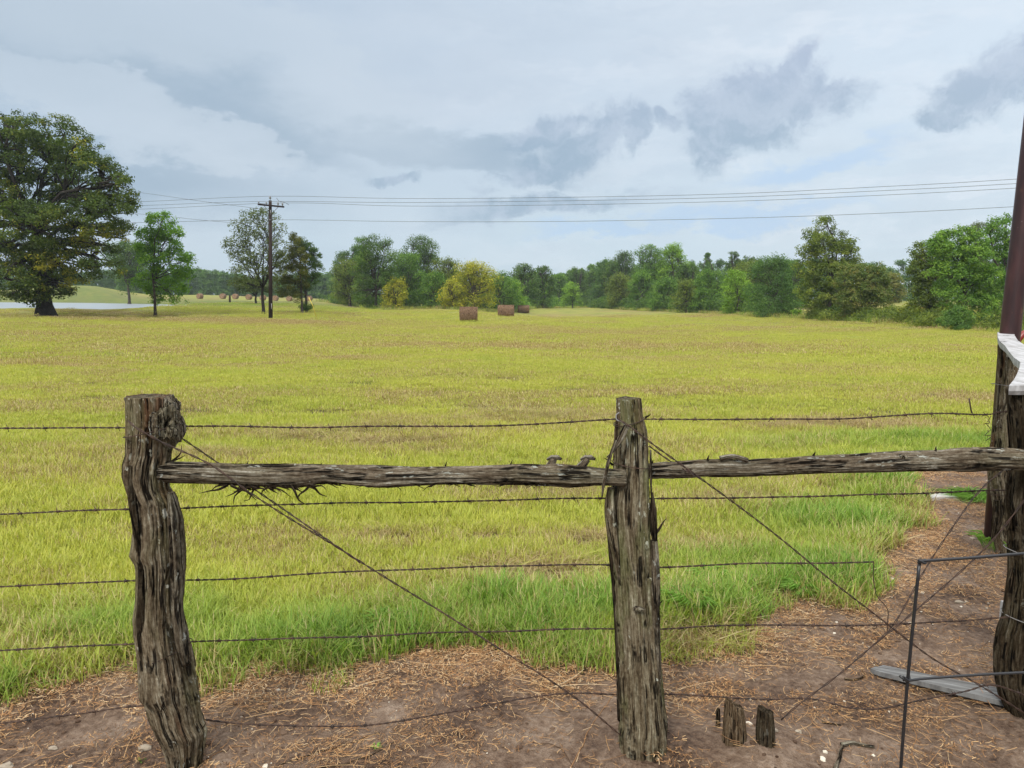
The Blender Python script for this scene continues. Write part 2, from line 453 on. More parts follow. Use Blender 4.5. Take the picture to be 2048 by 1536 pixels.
turf = k.mix(k.m('MULTIPLY', k.ss(n2, 0.45, 0.65), 0.35), turf, (0.16, 0.12, 0.035))
gap = k.ss(k.n('ShaderNodeCameraData').outputs['View Distance'], 5, 30) if False else None
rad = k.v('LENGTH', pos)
under = k.mix(k.ss(rad, 10.0, 26.0), k.mix(0.85, turf, (0.060, 0.040, 0.020)), k.v('SCALE', turf, scale=0.56))  # near: soil brown darkened for blade gaps; far: blades' own shade put into colour
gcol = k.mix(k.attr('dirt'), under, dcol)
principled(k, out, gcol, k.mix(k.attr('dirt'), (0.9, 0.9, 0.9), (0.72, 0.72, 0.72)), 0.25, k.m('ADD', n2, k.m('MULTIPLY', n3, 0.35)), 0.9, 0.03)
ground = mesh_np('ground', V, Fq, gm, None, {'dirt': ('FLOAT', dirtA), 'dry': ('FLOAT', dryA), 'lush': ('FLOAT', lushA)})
tag(ground, 'mown hay field with bare earth along the fence', None, None, 'structure')

# pond water
wm, k, out = new_mat('pond_water')
pos = k.n('ShaderNodeNewGeometry').outputs['Position']
rip = k.noise(k.v('MULTIPLY', pos, (0.6, 2.0, 1)), 3.0, 3, 0.6)
principled(k, out, (0.24, 0.27, 0.28), 0.35, 0.7, rip, 0.2, 0.02)
pp = poly_pts = np.array([[p[0], p[1], ZW] for p in pond])
ctr = pp[:, :2].mean(0)
pe = np.array([[*(p[:2] + (p[:2] - ctr) / np.linalg.norm(p[:2] - ctr) * 0.6), ZW] for p in pp])
tag(mesh_np('pond_water', pe, [tuple(range(len(pe)))[::-1]], wm, None, None, False), 'still pale pond behind the big oak', None, None, 'structure')


def leaf_mat(name, cols, trans=0.35, rough=0.6):
    """cols: colours from dark leaf to young leaf; tint attribute picks"""
    m, k, out = new_mat(name)
    isl = k.n('ShaderNodeNewGeometry').outputs['Random Per Island']
    t = k.m('ADD', k.attr('tint'), k.m('MULTIPLY', k.m('SUBTRACT', isl, 0.5), 0.35), clamp=True)
    c = k.ramp(t, [(i / (len(cols) - 1), q) for i, q in enumerate(cols)])
    b = k.n('ShaderNodeBsdfPrincipled'); k.put(b.inputs['Base Color'], c); b.inputs['Roughness'].default_value = rough
    b.inputs['Specular IOR Level'].default_value = 0.25
    tr = k.n('ShaderNodeBsdfTranslucent'); k.put(tr.inputs[0], k.mix(1.0, c, (1.0, 1.15, 0.6), 'MULTIPLY'))
    mx = k.n('ShaderNodeMixShader'); mx.inputs[0].default_value = trans
    k.L.new(b.outputs[0], mx.inputs[1]); k.L.new(tr.outputs[0], mx.inputs[2]); k.L.new(mx.outputs[0], out.inputs[0])
    return m


def bark_mat(name, c0, c1, c2):
    m, k, out = new_mat(name)
    wc = k.v('MULTIPLY', k.attr('wc', out='Vector'), (1, 1, 0.25))
    n = k.noise(wc, 14, 5, 0.65)
    principled(k, out, k.ramp(n, [(0.3, c0), (0.5, c1), (0.7, c2)]), 0.9, 0.2, n, 0.8, 0.05)
    return m


LM = {
    'oak': leaf_mat('oak_leaves', [(0.030, 0.054, 0.009), (0.065, 0.107, 0.015), (0.124, 0.170, 0.022), (0.410, 0.359, 0.031)]),
    'young': leaf_mat('young_tree_leaves', [(0.070, 0.160, 0.014), (0.150, 0.300, 0.024), (0.280, 0.460, 0.045)], 0.45),
    'sparse': leaf_mat('sparse_tree_leaves', [(0.065, 0.092, 0.025), (0.119, 0.155, 0.040), (0.184, 0.213, 0.056)]),
    'juniper': leaf_mat('juniper_leaves', [(0.059, 0.078, 0.014), (0.119, 0.141, 0.022), (0.216, 0.209, 0.034)]),
    'dark': leaf_mat('dark_green_leaves', [(0.044, 0.090, 0.018), (0.089, 0.170, 0.027), (0.182, 0.273, 0.040)]),
    'mid': leaf_mat('mid_green_leaves', [(0.061, 0.140, 0.021), (0.135, 0.261, 0.036), (0.250, 0.388, 0.050)]),
    'light': leaf_mat('light_green_leaves', [(0.115, 0.224, 0.025), (0.230, 0.388, 0.040), (0.351, 0.498, 0.057)], 0.4),
    'yellow': leaf_mat('yellow_green_leaves', [(0.189, 0.230, 0.024), (0.405, 0.400, 0.031), (0.647, 0.545, 0.046)], 0.4),
    'olive': leaf_mat('olive_leaves', [(0.074, 0.115, 0.019), (0.163, 0.219, 0.031), (0.284, 0.321, 0.044)]),
    'rusty': leaf_mat('rusty_olive_leaves', [(0.075, 0.125, 0.026), (0.150, 0.205, 0.042), (0.270, 0.235, 0.060)]),
    'blue': leaf_mat('blue_green_leaves', [(0.046, 0.106, 0.025), (0.098, 0.194, 0.039), (0.175, 0.297, 0.054)]),
}
BK = bark_mat('grey_brown_bark', (0.018, 0.014, 0.011), (0.055, 0.045, 0.036), (0.13, 0.11, 0.09))
BKD = bark_mat('dark_bark', (0.008, 0.007, 0.006), (0.024, 0.020, 0.016), (0.06, 0.05, 0.042))


# ============================================================ trees
def leaves(blobs, n, leaf, rng, cr, tint0=0.5, sp=0.22, flatz=0.75, elong=0.55, yellow=None, dens=2.2):
    """blobs (k,6): centre and radii. returns V, F, tint, clump centres"""
    B = np.asarray(blobs, float)
    area = (B[:, 3] * B[:, 4] + B[:, 3] * B[:, 5] + B[:, 4] * B[:, 5]); pr = area / area.sum()
    nc = int(max(14, min(20000, area.sum() * dens / (cr * cr))))
    bi = rng.choice(len(B), nc, p=pr)
    d = rng.normal(size=(nc, 3)); d[:, 2] += 0.25; d /= np.linalg.norm(d, axis=1)[:, None]
    rf = 1 - 0.5 * rng.rand(nc) ** 1.8
    C = B[bi, :3] + d * B[bi, 3:] * rf[:, None]
    cs = cr * (0.55 + 0.75 * rng.rand(nc))
    ct = tint0 + rng.normal(size=nc) * sp
    if yellow is not None:
        for (yx, yz, yr, ya) in yellow:
            ct = ct + ya * np.exp(-(((C[:, 0] - yx) ** 2 + (C[:, 2] - yz) ** 2) / yr ** 2))
    wgt = cs ** 2; ci = rng.choice(nc, n, p=wgt / wgt.sum())
    o = rng.normal(size=(n, 3)); o /= np.linalg.norm(o, axis=1)[:, None]; o *= (rng.rand(n) ** 0.45)[:, None]
    pos_ = C[ci] + o * cs[ci][:, None] * np.array([1, 1, flatz])
    nrm = o * 0.7 + np.array([0, 0, 0.55]) + rng.normal(size=(n, 3)) * 0.45 + d[ci] * 0.3
    nrm /= np.linalg.norm(nrm, axis=1)[:, None]
    t = rng.normal(size=(n, 3)); t -= nrm * (t * nrm).sum(1)[:, None]; t /= np.linalg.norm(t, axis=1)[:, None]
    b = np.cross(nrm, t)
    l = leaf * (0.6 + 0.8 * rng.rand(n))[:, None]; wd = l * elong
    V_ = np.stack([pos_ - t * l * .5, pos_ + b * wd * .5 + t * l * .05 + nrm * l * .08, pos_ + t * l * .5 - nrm * l * .1, pos_ - b * wd * .5 - t * l * .05 + nrm * l * .08], 1).reshape(-1, 3)
    Fq_ = np.arange(n * 4).reshape(n, 4)
    return V_, Fq_, np.repeat(np.clip(ct[ci] + rng.normal(size=n) * 0.08, 0, 1), 4), C, bi


def limb(mb, a, b, r0, r1, rng, sag=0.15, k=6, n=7):
    a = np.asarray(a, float); b = np.asarray(b, float); L = np.linalg.norm(b - a)
    t = np.linspace(0, 1, n)[:, None]
    c = a * (1 - t) + b * t
    w_ = np.sin(t * math.pi) * rng.normal(size=3) * L * sag * 0.5
    lift = np.array([0, 0, 1.0]) * np.sin(t * math.pi) * L * 0.08
    j = rng.normal(size=(n, 3)) * L * 0.018; j[0] = 0; j[-1] = 0
    mb.tube(c + w_ + lift + j, (r0 * (1 - t[:, 0]) + r1 * t[:, 0]), k, False)
    return c + w_ + lift + j


def tree(name, px, py, dist, label, blobs_px, lm, n, leaf, cr, cat='tree', group='trees round the hay field', trunk_r=0.2, fork=None, seed=0, bark=None, trunks=None,
         twigs=0, depth=0.8, yellow=None, sp=0.22, tint0=0.5, flatz=0.75, shift=None, elong=0.55, lean=0.0, dens=2.2):
    rng = np.random.RandomState(seed + int(px * 7 + py))
    b0 = P(px, py, dist); gz = H1(b0[0], b0[1]); loc = np.array([b0[0], b0[1], gz])
    root = empty(name, loc, label, cat, group)
    s = dist / F
    B = []
    for q in blobs_px:
        bx, by, rx, ry = q[:4]
        dy = q[4] * rx * s if len(q) > 4 else rng.uniform(-0.5, 0.5) * max(0.0, spread_of(blobs_px) * s - rx * s)
        c = P(bx, by, dist + dy); k_ = (dist + dy) / dist
        B.append([c[0], c[1], c[2], rx * s * k_, max(rx, ry) * s * depth, ry * s * k_])
    B = np.array(B)
    if yellow: yellow = [(P(a, b, dist)[0], P(a, b, dist)[2], r * s, am) for a, b, r, am in yellow]
    V_, F_, tint, C, bi = leaves(B, n, leaf, rng, cr, tint0, sp, flatz, elong, yellow, dens)
    mb = MB()
    tops = B[:, 2].max()
    starts = trunks or [(px, py)]
    fork = fork or (gz + (tops - gz) * 0.35)
    for (tx, ty) in starts:
        a = P(tx, ty, dist); a[2] = H1(a[0], a[1]) - 0.15
        f = np.array([a[0] + lean * s, a[1], fork])
        n_ = 7; t = np.linspace(0, 1, n_)
        line = a[None] * (1 - t)[:, None] + f[None] * t[:, None] + np.stack([np.sin(t * 5 + seed) * trunk_r * 0.35 * t, np.cos(t * 4) * trunk_r * .3 * t, 0 * t], -1)
        rad_ = trunk_r * (1 - 0.35 * t) * (1 + 0.6 * np.exp(-t * 14))
        mb.tube(line, rad_, 9, False)
        top = line[-1]
        for i in range(len(B)):
            if len(starts) > 1 and rng.rand() < 0.45: continue
            low = B[i, 2] < top[2]
            st = line[rng.randint(3, n_)] if low else top
            e = B[i, :3] + rng.normal(size=3) * B[i, 3:] * 0.15
            pts = limb(mb, st, e, trunk_r * (0.42 if trunk_r < 0.5 else 0.27), trunk_r * 0.14, rng)
            cand = np.where(bi == i)[0]
            for c_ in cand[:twigs + 4]:
                limb(mb, pts[rng.randint(3, 7)], C[c_], trunk_r * 0.13, trunk_r * 0.03 + 0.004, rng, 0.2, 4, 5)
    mb.build('trunk', bark or BK, root)
    mesh_np('crown', V_, F_, LM[lm], root, {'tint': ('FLOAT', tint)}, smooth=False)
    return root


def spread_of(bl):
    return (max(q[0] + q[2] for q in bl) - min(q[0] - q[2] for q in bl)) * 0.5


def auto(px, py, top, hw, rng, style='round', nb=None):
    """lobes filling a silhouette px wide and as tall as base->top"""
    Hh = py - top; out_ = []
    nb = nb or int(15 + hw / 5)
    for i in range(nb):
        t = (i + 0.5) / nb
        if style == 'cone': wf = 1.02 - 0.85 * t; lo = 0.08
        elif style == 'high': wf = math.sqrt(max(0.1, 1 - (2 * t - 1) ** 2)); lo = 0.35
        elif style == 'bush': wf = max(0.3, 1 - max(0, (t - 0.25) / 0.75) ** 2.6) ** 0.6; lo = 0.03
        else: wf = max(0.22, 1 - abs((t - 0.45) / 0.55) ** 3.2) ** 0.55; wf = max(wf, 0.72 if t < 0.3 else 0); lo = 0.04
        r = hw * rng.uniform(0.26, 0.46) * (0.55 + 0.45 * wf)
        y = max(py - (lo + (1 - lo) * t) * Hh, top + r * 0.75)
        y = min(y, py - r * 0.4)
        x = px + (1 if i % 2 else -1) * (0.25 + 0.75 * rng.rand()) * max(0, hw * wf - r * 0.75)
        out_.append((x, y, r, r * rng.uniform(0.7, 0.95), rng.uniform(-1.0, 1.0)))
    for t in (0.2, 0.4, 0.6, 0.78):
        if style != 'cone': out_.append((px + rng.uniform(-.2, .2) * hw, py - t * Hh, hw * .5, min(hw * .45, Hh * .3), 0.6))
    out_.append((px + rng.uniform(-.15, .15) * hw, top + hw * 0.18, hw * 0.26, hw * 0.22, 0))
    return out_


# the big oak on the left
tree('oak_tree', 93, 634, 60, 'huge dark spreading oak standing beside the pond at the left edge',
     [(30, 262, 62, 40), (100, 268, 55, 36), (-40, 300, 70, 55), (160, 300, 46, 34), (60, 320, 80, 50), (-60, 380, 80, 60), (190, 345, 52, 40), (120, 350, 60, 44), (225, 375, 42, 34), (30, 390, 90, 52),
      (150, 400, 60, 36), (205, 420, 58, 34), (250, 400, 34, 30), (-50, 460, 90, 60), (60, 450, 80, 46), (175, 455, 50, 24), (225, 455, 34, 16), (20, 500, 80, 44), (110, 500, 55, 30), (190, 492, 46, 20), (235, 470, 22, 14),
      (150, 540, 40, 22), (200, 535, 46, 18, -1.2), (100, 555, 46, 24), (20, 560, 50, 26), (-60, 540, 80, 40), (60, 590, 34, 14, -.4), (122, 585, 30, 12, -.4), (90, 600, 26, 14, -.9), (75, 575, 34, 20, -.9), (110, 570, 34, 20, -.9), (60, 520, 50, 30, -.8), (120, 520, 50, 26, -.8), (15, 592, 22, 12), (-160, 350, 90, 70), (-170, 480, 80, 60)],
     'oak', 105000, 0.19, 0.66, cat='oak tree', group=None, trunk_r=0.60, fork=7.0, seed=3, bark=BKD, twigs=9, lean=-10, depth=0.9,
     yellow=[(190, 490, 26, .5), (150, 545, 28, .55), (60, 455, 18, .35), (225, 468, 20, .5), (110, 515, 20, .25)], sp=0.17, tint0=0.38, flatz=0.6, dens=1.25)
# young bright tree
tree('young_tree', 311, 633, 65, 'slender young tree with bright green leaves between the oak and the power pole',
     [(320, 442, 30, 15), (340, 462, 24, 16), (300, 470, 26, 18), (325, 490, 38, 20), (290, 495, 24, 16), (350, 515, 30, 18), (375, 520, 20, 10), (300, 525, 32, 18), (335, 545, 34, 20), (370, 548, 24, 14), (290, 560, 24, 16), (345, 578, 32, 20), (320, 600, 14, 10), (355, 600, 18, 10), (298, 582, 16, 14), (330, 430, 10, 8)],
     'young', 15000, 0.18, 0.42, trunk_r=0.13, fork=3.2, seed=5, twigs=6, tint0=0.5, sp=0.2)
# thin tree behind the pole
tree('sparse_tree', 527, 627, 69, 'thin grey leafed tree with see-through crown just left of the power pole',
     [(520, 432, 38, 14), (490, 455, 30, 18), (545, 460, 30, 18), (475, 490, 28, 20), (515, 480, 38, 20), (555, 490, 22, 18), (480, 515, 32, 16), (520, 515, 38, 20), (500, 545, 40, 16), (545, 540, 28, 16), (560, 515, 16, 14), (490, 565, 36, 10)],
     'sparse', 8200, 0.17, 0.36, trunk_r=0.16, fork=2.6, seed=8, bark=BKD, twigs=16, sp=0.18)
tree('small_tree', 512, 604, 96, 'small dark leaning tree beneath the thin grey leafed tree', [(505, 572, 22, 9), (530, 576, 22, 8), (488, 577, 14, 7), (515, 564, 16, 6)], 'sparse', 2200, 0.26, 0.5, trunk_r=0.16, seed=2, bark=BKD, twigs=5, tint0=0.3)
# junipers right of the pole
tree('juniper_tree', 604, 622, 72, 'brownish green juniper closest to the right of the power pole',
     [(590, 490, 14, 16), (575, 510, 20, 16), (598, 515, 18, 18), (570, 535, 22, 16), (590, 545, 26, 18), (565, 562, 20, 14), (588, 572, 26, 16), (565, 585, 14, 10), (595, 592, 12, 10), (590, 474, 6, 8)],
     'juniper', 15000, 0.15, 0.34, trunk_r=0.11, fork=5.2, seed=1, twigs=5, elong=0.4, tint0=0.55)
tree('juniper_tree', 613, 623, 73.5, 'dark juniper with drooping right side, right neighbour of the brownish juniper',
     [(606, 488, 12, 14), (615, 500, 14, 14), (628, 510, 14, 14), (618, 525, 18, 16), (632, 535, 12, 12), (615, 548, 16, 14), (628, 556, 12, 12), (612, 570, 10, 10), (615, 614, 14, 6, -.3)],
     'dark', 11000, 0.15, 0.34, trunk_r=0.11, fork=5.2, seed=4, twigs=5, elong=0.4, tint0=0.35)
# far tree row and thickets: (x, base, top, half width, distance, lobes, leaf kind, style, label)
ROW = [
    (258, 592, 484, 46, 150, 'dark', 'high', 'round dark tree on the far bank behind the young bright tree'),
    (690, 611, 505, 30, 152, 'dark', 'round', 'dark tree whose tuft leans out left above the middle thicket'),
    (722, 612, 478, 30, 150, 'blue', 'round', 'tall blue green tree top just behind the widest dark tree of the middle thicket'),
    (700, 613, 520, 40, 132, 'olive', 'round', 'yellowish olive tree at the left end of the middle thicket'),
    (752, 618, 474, 46, 118, 'dark', 'round', 'tall dark tree with a bare pale trunk foot at the front of the middle thicket'),
    (792, 617, 556, 26, 116, 'yellow', 'bush', 'yellow green bush at the foot of the tall dark tree in the middle thicket'),
    (838, 616, 473, 44, 140, 'dark', 'round', 'round topped very dark tree, second peak of the middle thicket'),
    (812, 616, 506, 42, 124, 'mid', 'bush', 'mid green tree filling the dip between the two peaks of the middle thicket'),
    (868, 616, 545, 32, 122, 'mid', 'bush', 'leafy green tree beneath the right shoulder of the second peak'),
    (892, 616, 516, 34, 128, 'olive', 'round', 'olive green tree just left of the yellow tree'),
    (948, 617, 524, 46, 120, 'yellow', 'round', 'broad yellow green tree behind the nearest hay bale'),
    (905, 617, 560, 28, 118, 'yellow', 'bush', 'lower yellowish bush touching the left side of the yellow tree'),
    (1000, 615, 546, 36, 135, 'mid', 'bush', 'green tree directly right of the yellow tree'),
    (1050, 614, 528, 30, 165, 'dark', 'round', 'dark tree with a ragged top behind the farthest of the three near bales'),
    (1085, 613, 532, 24, 175, 'dark', 'round', 'dark knobbly tree crown right of the ragged dark tree'),
    (1022, 614, 560, 28, 140, 'light', 'bush', 'light green bush behind the second near bale'),
    (1075, 612, 558, 32, 175, 'mid', 'bush', 'low rounded tree at the far end of the mown field'),
    (1118, 611, 548, 26, 200, 'mid', 'bush', 'green tree in the gap at the far end of the field'),
    (1145, 612, 566, 22, 185, 'light', 'bush', 'small light green dome at the far corner of the field'),
    (1155, 611, 537, 30, 215, 'dark', 'round', 'dark rounded tree above the small light dome'),
    (1190, 613, 540, 26, 205, 'dark', 'bush', 'dark narrow tree where the right tree line begins'),
    (1212, 614, 520, 28, 195, 'blue', 'bush', 'bluish tree near the start of the right tree line'),
    (1248, 615, 505, 34, 190, 'dark', 'round', 'tree with a pale knob top left of the highest part of the right line'),
    (1240, 618, 548, 36, 165, 'olive', 'bush', 'olive bushy tree in front of the start of the right line'),
    (1285, 620, 545, 30, 155, 'mid', 'bush', 'bushy tree under the left flank of the highest part of the right line'),
    (1298, 619, 492, 36, 160, 'mid', 'round', 'left half of the high double crowned pair in the right line'),
    (1345, 620, 490, 36, 158, 'light', 'round', 'right half of the high double crowned pair in the right line'),
    (1330, 622, 556, 34, 138, 'mid', 'bush', 'leafy bush beneath the high double crowned pair'),
    (1375, 622, 530, 30, 140, 'dark', 'round', 'dark tree sloping down right of the high pair'),
    (1415, 620, 508, 16, 175, 'blue', 'cone', 'pointed narrow tree rising behind the right line'),
    (1372, 625, 560, 28, 124, 'olive', 'bush', 'dull brownish bush at the foot of the right line'),
    (1420, 626, 540, 38, 122, 'mid', 'bush', 'green bushy tree below the pointed narrow tree'),
    (1468, 622, 503, 20, 165, 'dark', 'round', 'round dark crown on a thin stem behind the right line'),
    (1500, 620, 512, 22, 160, 'dark', 'round', 'dark crown to the right of the round one behind the right line'),
    (1475, 629, 542, 36, 106, 'light', 'bush', 'fresh light green bush in front of the right line'),
    (1505, 622, 524, 44, 130, 'olive', 'round', 'olive tree behind the fresh light green bush'),
    (1548, 633, 512, 54, 92, 'blue', 'bush', 'vine covered dark green dome at the gap with the gate'),
    (1590, 626, 522, 40, 120, 'dark', 'round', 'dark tree behind the vine covered dome'),
]
hero = {}
for i, (x, b, t, hw, dist, lm, st, lab) in enumerate(ROW):
    rng = np.random.RandomState(100 + i)
    hw *= 1.12; bl = auto(x, b, t, hw, rng, st)
    s = dist / F; area = hw * 2 * s * (b - t) * s
    leaf = (0.0021 * dist + 0.05) * 0.72
    n = int(min(32000, 5.2 * area / (leaf * leaf * 0.5)))
    tree('thicket_bush' if lab.split(' at ')[0].split(' in ')[0].endswith('bush') else 'tree', x, b, dist, lab, bl, lm, n, leaf, max(0.55, hw * s * 0.2), trunk_r=(0.10 + 0.0012 * dist) * (0.5 if st == 'bush' else 1.0), seed=i, twigs=3, depth=0.9, tint0=0.45, sp=0.24,
         cat='bush' if st == 'bush' and 'tree' not in lab else 'tree')
# right hand trees, shaped lobes
tree('tree', 1658, 640, 80, 'tallest tree of the right line, pointed and lopsided, right of the gate gap',
     [(1650, 450, 20, 16), (1632, 472, 22, 16), (1668, 475, 24, 20), (1690, 490, 22, 16), (1622, 500, 24, 18), (1655, 510, 42, 26), (1705, 500, 14, 12), (1620, 540, 30, 22), (1660, 550, 50, 28), (1700, 535, 30, 22), (1635, 585, 40, 28), (1680, 590, 44, 28), (1640, 618, 30, 16), (1690, 618, 30, 18), (1650, 437, 8, 6), (1640, 480, 20, 16)],
     'olive', 30000, 0.20, 0.52, trunk_r=0.2, seed=61, twigs=5, tint0=0.42, sp=0.24)
tree('tree', 1722, 643, 72, 'rounded dull tree with reddish leaf tips right of the tallest tree',
     [(1715, 545, 34, 18), (1690, 560, 24, 18), (1745, 560, 34, 22), (1720, 580, 46, 26), (1760, 585, 26, 20), (1700, 600, 34, 22), (1745, 610, 38, 22), (1725, 625, 40, 14), (1755, 540, 18, 12)],
     'rusty', 17000, 0.18, 0.42, trunk_r=0.14, seed=62, twigs=5, tint0=0.5, sp=0.26)
tree('tree', 1783, 618, 125, 'distant thin tree with orange tinted leaves in the gap of the right line', auto(1785, 618, 545, 26, np.random.RandomState(9), 'round'), 'rusty', 4200, 0.32, 0.7, trunk_r=0.15, seed=66, twigs=5, tint0=0.75)
tree('tree', 1865, 648, 64, 'dark ragged tree with bare twig tips at the left of the right hand thicket',
     [(1848, 500, 22, 14), (1870, 515, 26, 20), (1835, 520, 18, 14), (1855, 545, 36, 22), (1840, 570, 30, 20), (1870, 585, 40, 26), (1850, 610, 34, 18), (1885, 625, 34, 18), (1825, 505, 10, 8)],
     'olive', 17000, 0.16, 0.42, trunk_r=0.15, seed=63, twigs=9, tint0=0.3)
tree('tree', 1925, 654, 58, 'broad bright green tree of the right hand thicket, left of the maroon post',
     [(1915, 472, 34, 16), (1880, 490, 24, 18), (1950, 480, 30, 18), (1905, 510, 44, 24), (1950, 520, 44, 28), (1890, 545, 34, 24), (1930, 560, 46, 28), (1970, 560, 40, 30), (1900, 590, 34, 24), (1940, 605, 40, 26), (1975, 610, 34, 26), (1920, 632, 40, 18), (1890, 470, 14, 8)],
     'mid', 30000, 0.16, 0.42, trunk_r=0.18, seed=64, twigs=6, tint0=0.6, sp=0.26)
tree('tree', 2010, 655, 60, 'tree with a few bare top twigs rising directly behind the maroon post',
     [(1990, 455, 22, 18), (2010, 440, 10, 12), (2030, 470, 30, 24), (2000, 500, 34, 28), (2050, 510, 44, 34), (2010, 550, 40, 30), (2060, 570, 44, 30), (2010, 600, 40, 26), (2060, 620, 40, 24), (2100, 480, 50, 40), (2110, 560, 50, 50)],
     'mid', 26000, 0.17, 0.45, trunk_r=0.2, seed=65, twigs=7, tint0=0.45)
tree('pine_tree', 1965, 640, 82, 'dark pine tops poking out above the broad bright green tree', [(1965, 455, 30, 9), (1945, 460, 16, 8), (1990, 462, 18, 8), (1970, 490, 30, 20), (1960, 530, 30, 26), (1975, 585, 34, 32)], 'sparse', 9000, 0.22, 0.45, cat='pine tree', trunk_r=0.18, seed=67, twigs=6, elong=0.25, tint0=0.3)
tree('shrub', 1915, 658, 51, 'soft mid green shrub at the foot of the broad bright green tree', [(1915, 625, 22, 14), (1900, 640, 22, 12), (1930, 640, 22, 13), (1915, 650, 26, 10)], 'blue', 6500, 0.11, 0.26, cat='shrub', group='shrubs along the right field edge', trunk_r=0.05, seed=70, tint0=0.65)
SH = [(1640, 636, 605, 24, 84, 'olive', 'olive shrub right of the field gate'), (1672, 639, 612, 26, 78, 'dark', 'dark shrub under the tallest tree'), (1700, 641, 618, 24, 74, 'dark', 'dark shrub under the left side of the reddish tree'), (1782, 645, 614, 30, 68, 'olive', 'brownish shrub in the open gap, left of the yellowish one'), (1822, 648, 606, 34, 65, 'yellow', 'yellowish green shrub in the middle of the open gap'),
      (1858, 650, 622, 24, 61, 'dark', 'dark low shrub right of the yellowish one'), (1975, 656, 628, 28, 53, 'dark', 'dark tangled shrub left of the maroon post foot'), (2048, 662, 604, 34, 50, 'olive', 'olive shrub just right of the maroon post'), (2110, 668, 610, 40, 48, 'mid', 'green shrub at the far right edge of the field'),
      (1595, 634, 618, 12, 88, 'light', 'small pale shrub at the hinge side of the field gate'), (1745, 644, 622, 26, 70, 'dark', 'dark shrub under the right side of the reddish tree')]
for i, (x, b, t, hw, dist, lm, lab) in enumerate(SH):
    rng = np.random.RandomState(300 + i); s = dist / F
    leaf = 0.0016 * dist + 0.05
    tree('shrub', x, b, dist, lab, auto(x, b, t, hw, rng, 'bush', 8), lm, int(4.5 * hw * 2 * (b - t) * s * s / (leaf * leaf * .5)), leaf, max(0.25, hw * s * .22), cat='shrub', group='shrubs along the right field edge', trunk_r=0.05, seed=i, tint0=0.45 if lm != 'yellow' else 0.25)


# far woods, read as one mass
def wood(label, x0, x1, step, base, tops, dist, lm, seed, spread=25):
    rng = np.random.RandomState(seed); B = []
    for x in np.arange(x0, x1, step):
        t = np.interp(x, [q[0] for q in tops], [q[1] for q in tops]) + rng.uniform(-3, 6)
        hw = rng.uniform(15, 24)
        dd = dist + rng.uniform(0, spread)
        for q in auto(x, base, t, hw, rng, 'bush', 6):
            c = P(q[0], q[1], dd); s = dd / F; B.append([c[0], c[1], c[2], q[2] * s, q[2] * s * .9, q[3] * s])
    leaf = 0.0024 * dist
    V_, F_, tint, C, bi = leaves(B, int(len(B) * 420), leaf, rng, 1.3, 0.45, 0.2)
    o = mesh_np('distant_wood', V_, F_, LM[lm], None, {'tint': ('FLOAT', tint)}, smooth=False)
    tag(o, label, 'wood', None, 'stuff')


wood('hazy far wood beyond the pond and the far hay bales', -250, 700, 17, 598, [(-250, 530), (120, 545), (200, 536), (300, 548), (390, 537), (440, 540), (500, 558), (560, 556), (640, 545), (700, 560)], 285, 'blue', 1)
wood('far wood closing the end of the mown field', 640, 1240, 18, 612, [(640, 545), (760, 540), (900, 545), (1000, 552), (1120, 545), (1240, 520)], 285, 'mid', 2, 30)
wood('far wood seen in the gaps of the right tree line', 1230, 2300, 19, 612, [(1230, 530), (1400, 525), (1560, 520), (1700, 520), (1760, 530), (1830, 512), (1900, 510), (2300, 500)], 215, 'blue', 3, 40)


# undergrowth that closes the foot of the tree rows
def brush(label, rows, lm, seed, n_per, hs=1.0, gap=1.3):
    rng = np.random.RandomState(seed); c = crom([P(*q) for q in rows], gap); B = []
    for p in c:
        for q in range(2):
            h = rng.uniform(1.1, 2.6) * hs; x = p[0] + rng.normal() * .8; y = p[1] + rng.uniform(1.0, 8.0 * hs); z = H1(x, y)
            B.append([x, y, z + h * .45, rng.uniform(1.2, 2.2) * hs ** .5, 1.5 * hs ** .5, h * .6])
    d = float(np.mean(c[:, 1])); leaf = 0.0020 * d + 0.05
    V_, F_, tint, C, bi = leaves(B, int(len(B) * n_per), leaf, rng, 0.55, 0.45, 0.25)
    tag(mesh_np('undergrowth', V_, F_, LM[lm], None, {'tint': ('FLOAT', tint)}, smooth=False), label, 'undergrowth', None, 'stuff')


brush('dark undergrowth closing the foot of the middle thicket', [(655, 606, 165), (700, 612, 148), (760, 617, 126), (850, 617, 126), (950, 617, 126), (1010, 615, 138)], 'dark', 1, 260)
brush('green undergrowth at the far end of the mown field', [(1015, 614, 142), (1080, 612, 180), (1150, 612, 205), (1190, 613, 198)], 'mid', 2, 200)
brush('dark undergrowth closing the foot of the right tree line', [(1190, 613, 198), (1240, 618, 164), (1330, 622, 138), (1400, 625, 123), (1480, 629, 108), (1580, 633, 93)], 'dark', 3, 260)


brush('tangled low undergrowth along the foot of the right hand trees', [(1660, 640, 79), (1720, 643, 72), (1780, 646, 67), (1850, 651, 61), (1930, 657, 54), (2000, 661, 51), (2110, 669, 47), (2250, 680, 42)], 'olive', 4, 420, 0.5, 0.9)


# rough weeds at the foot of the tree line
def placer(px, py, dist): p = P(px, py, dist); return p[0], p[1]


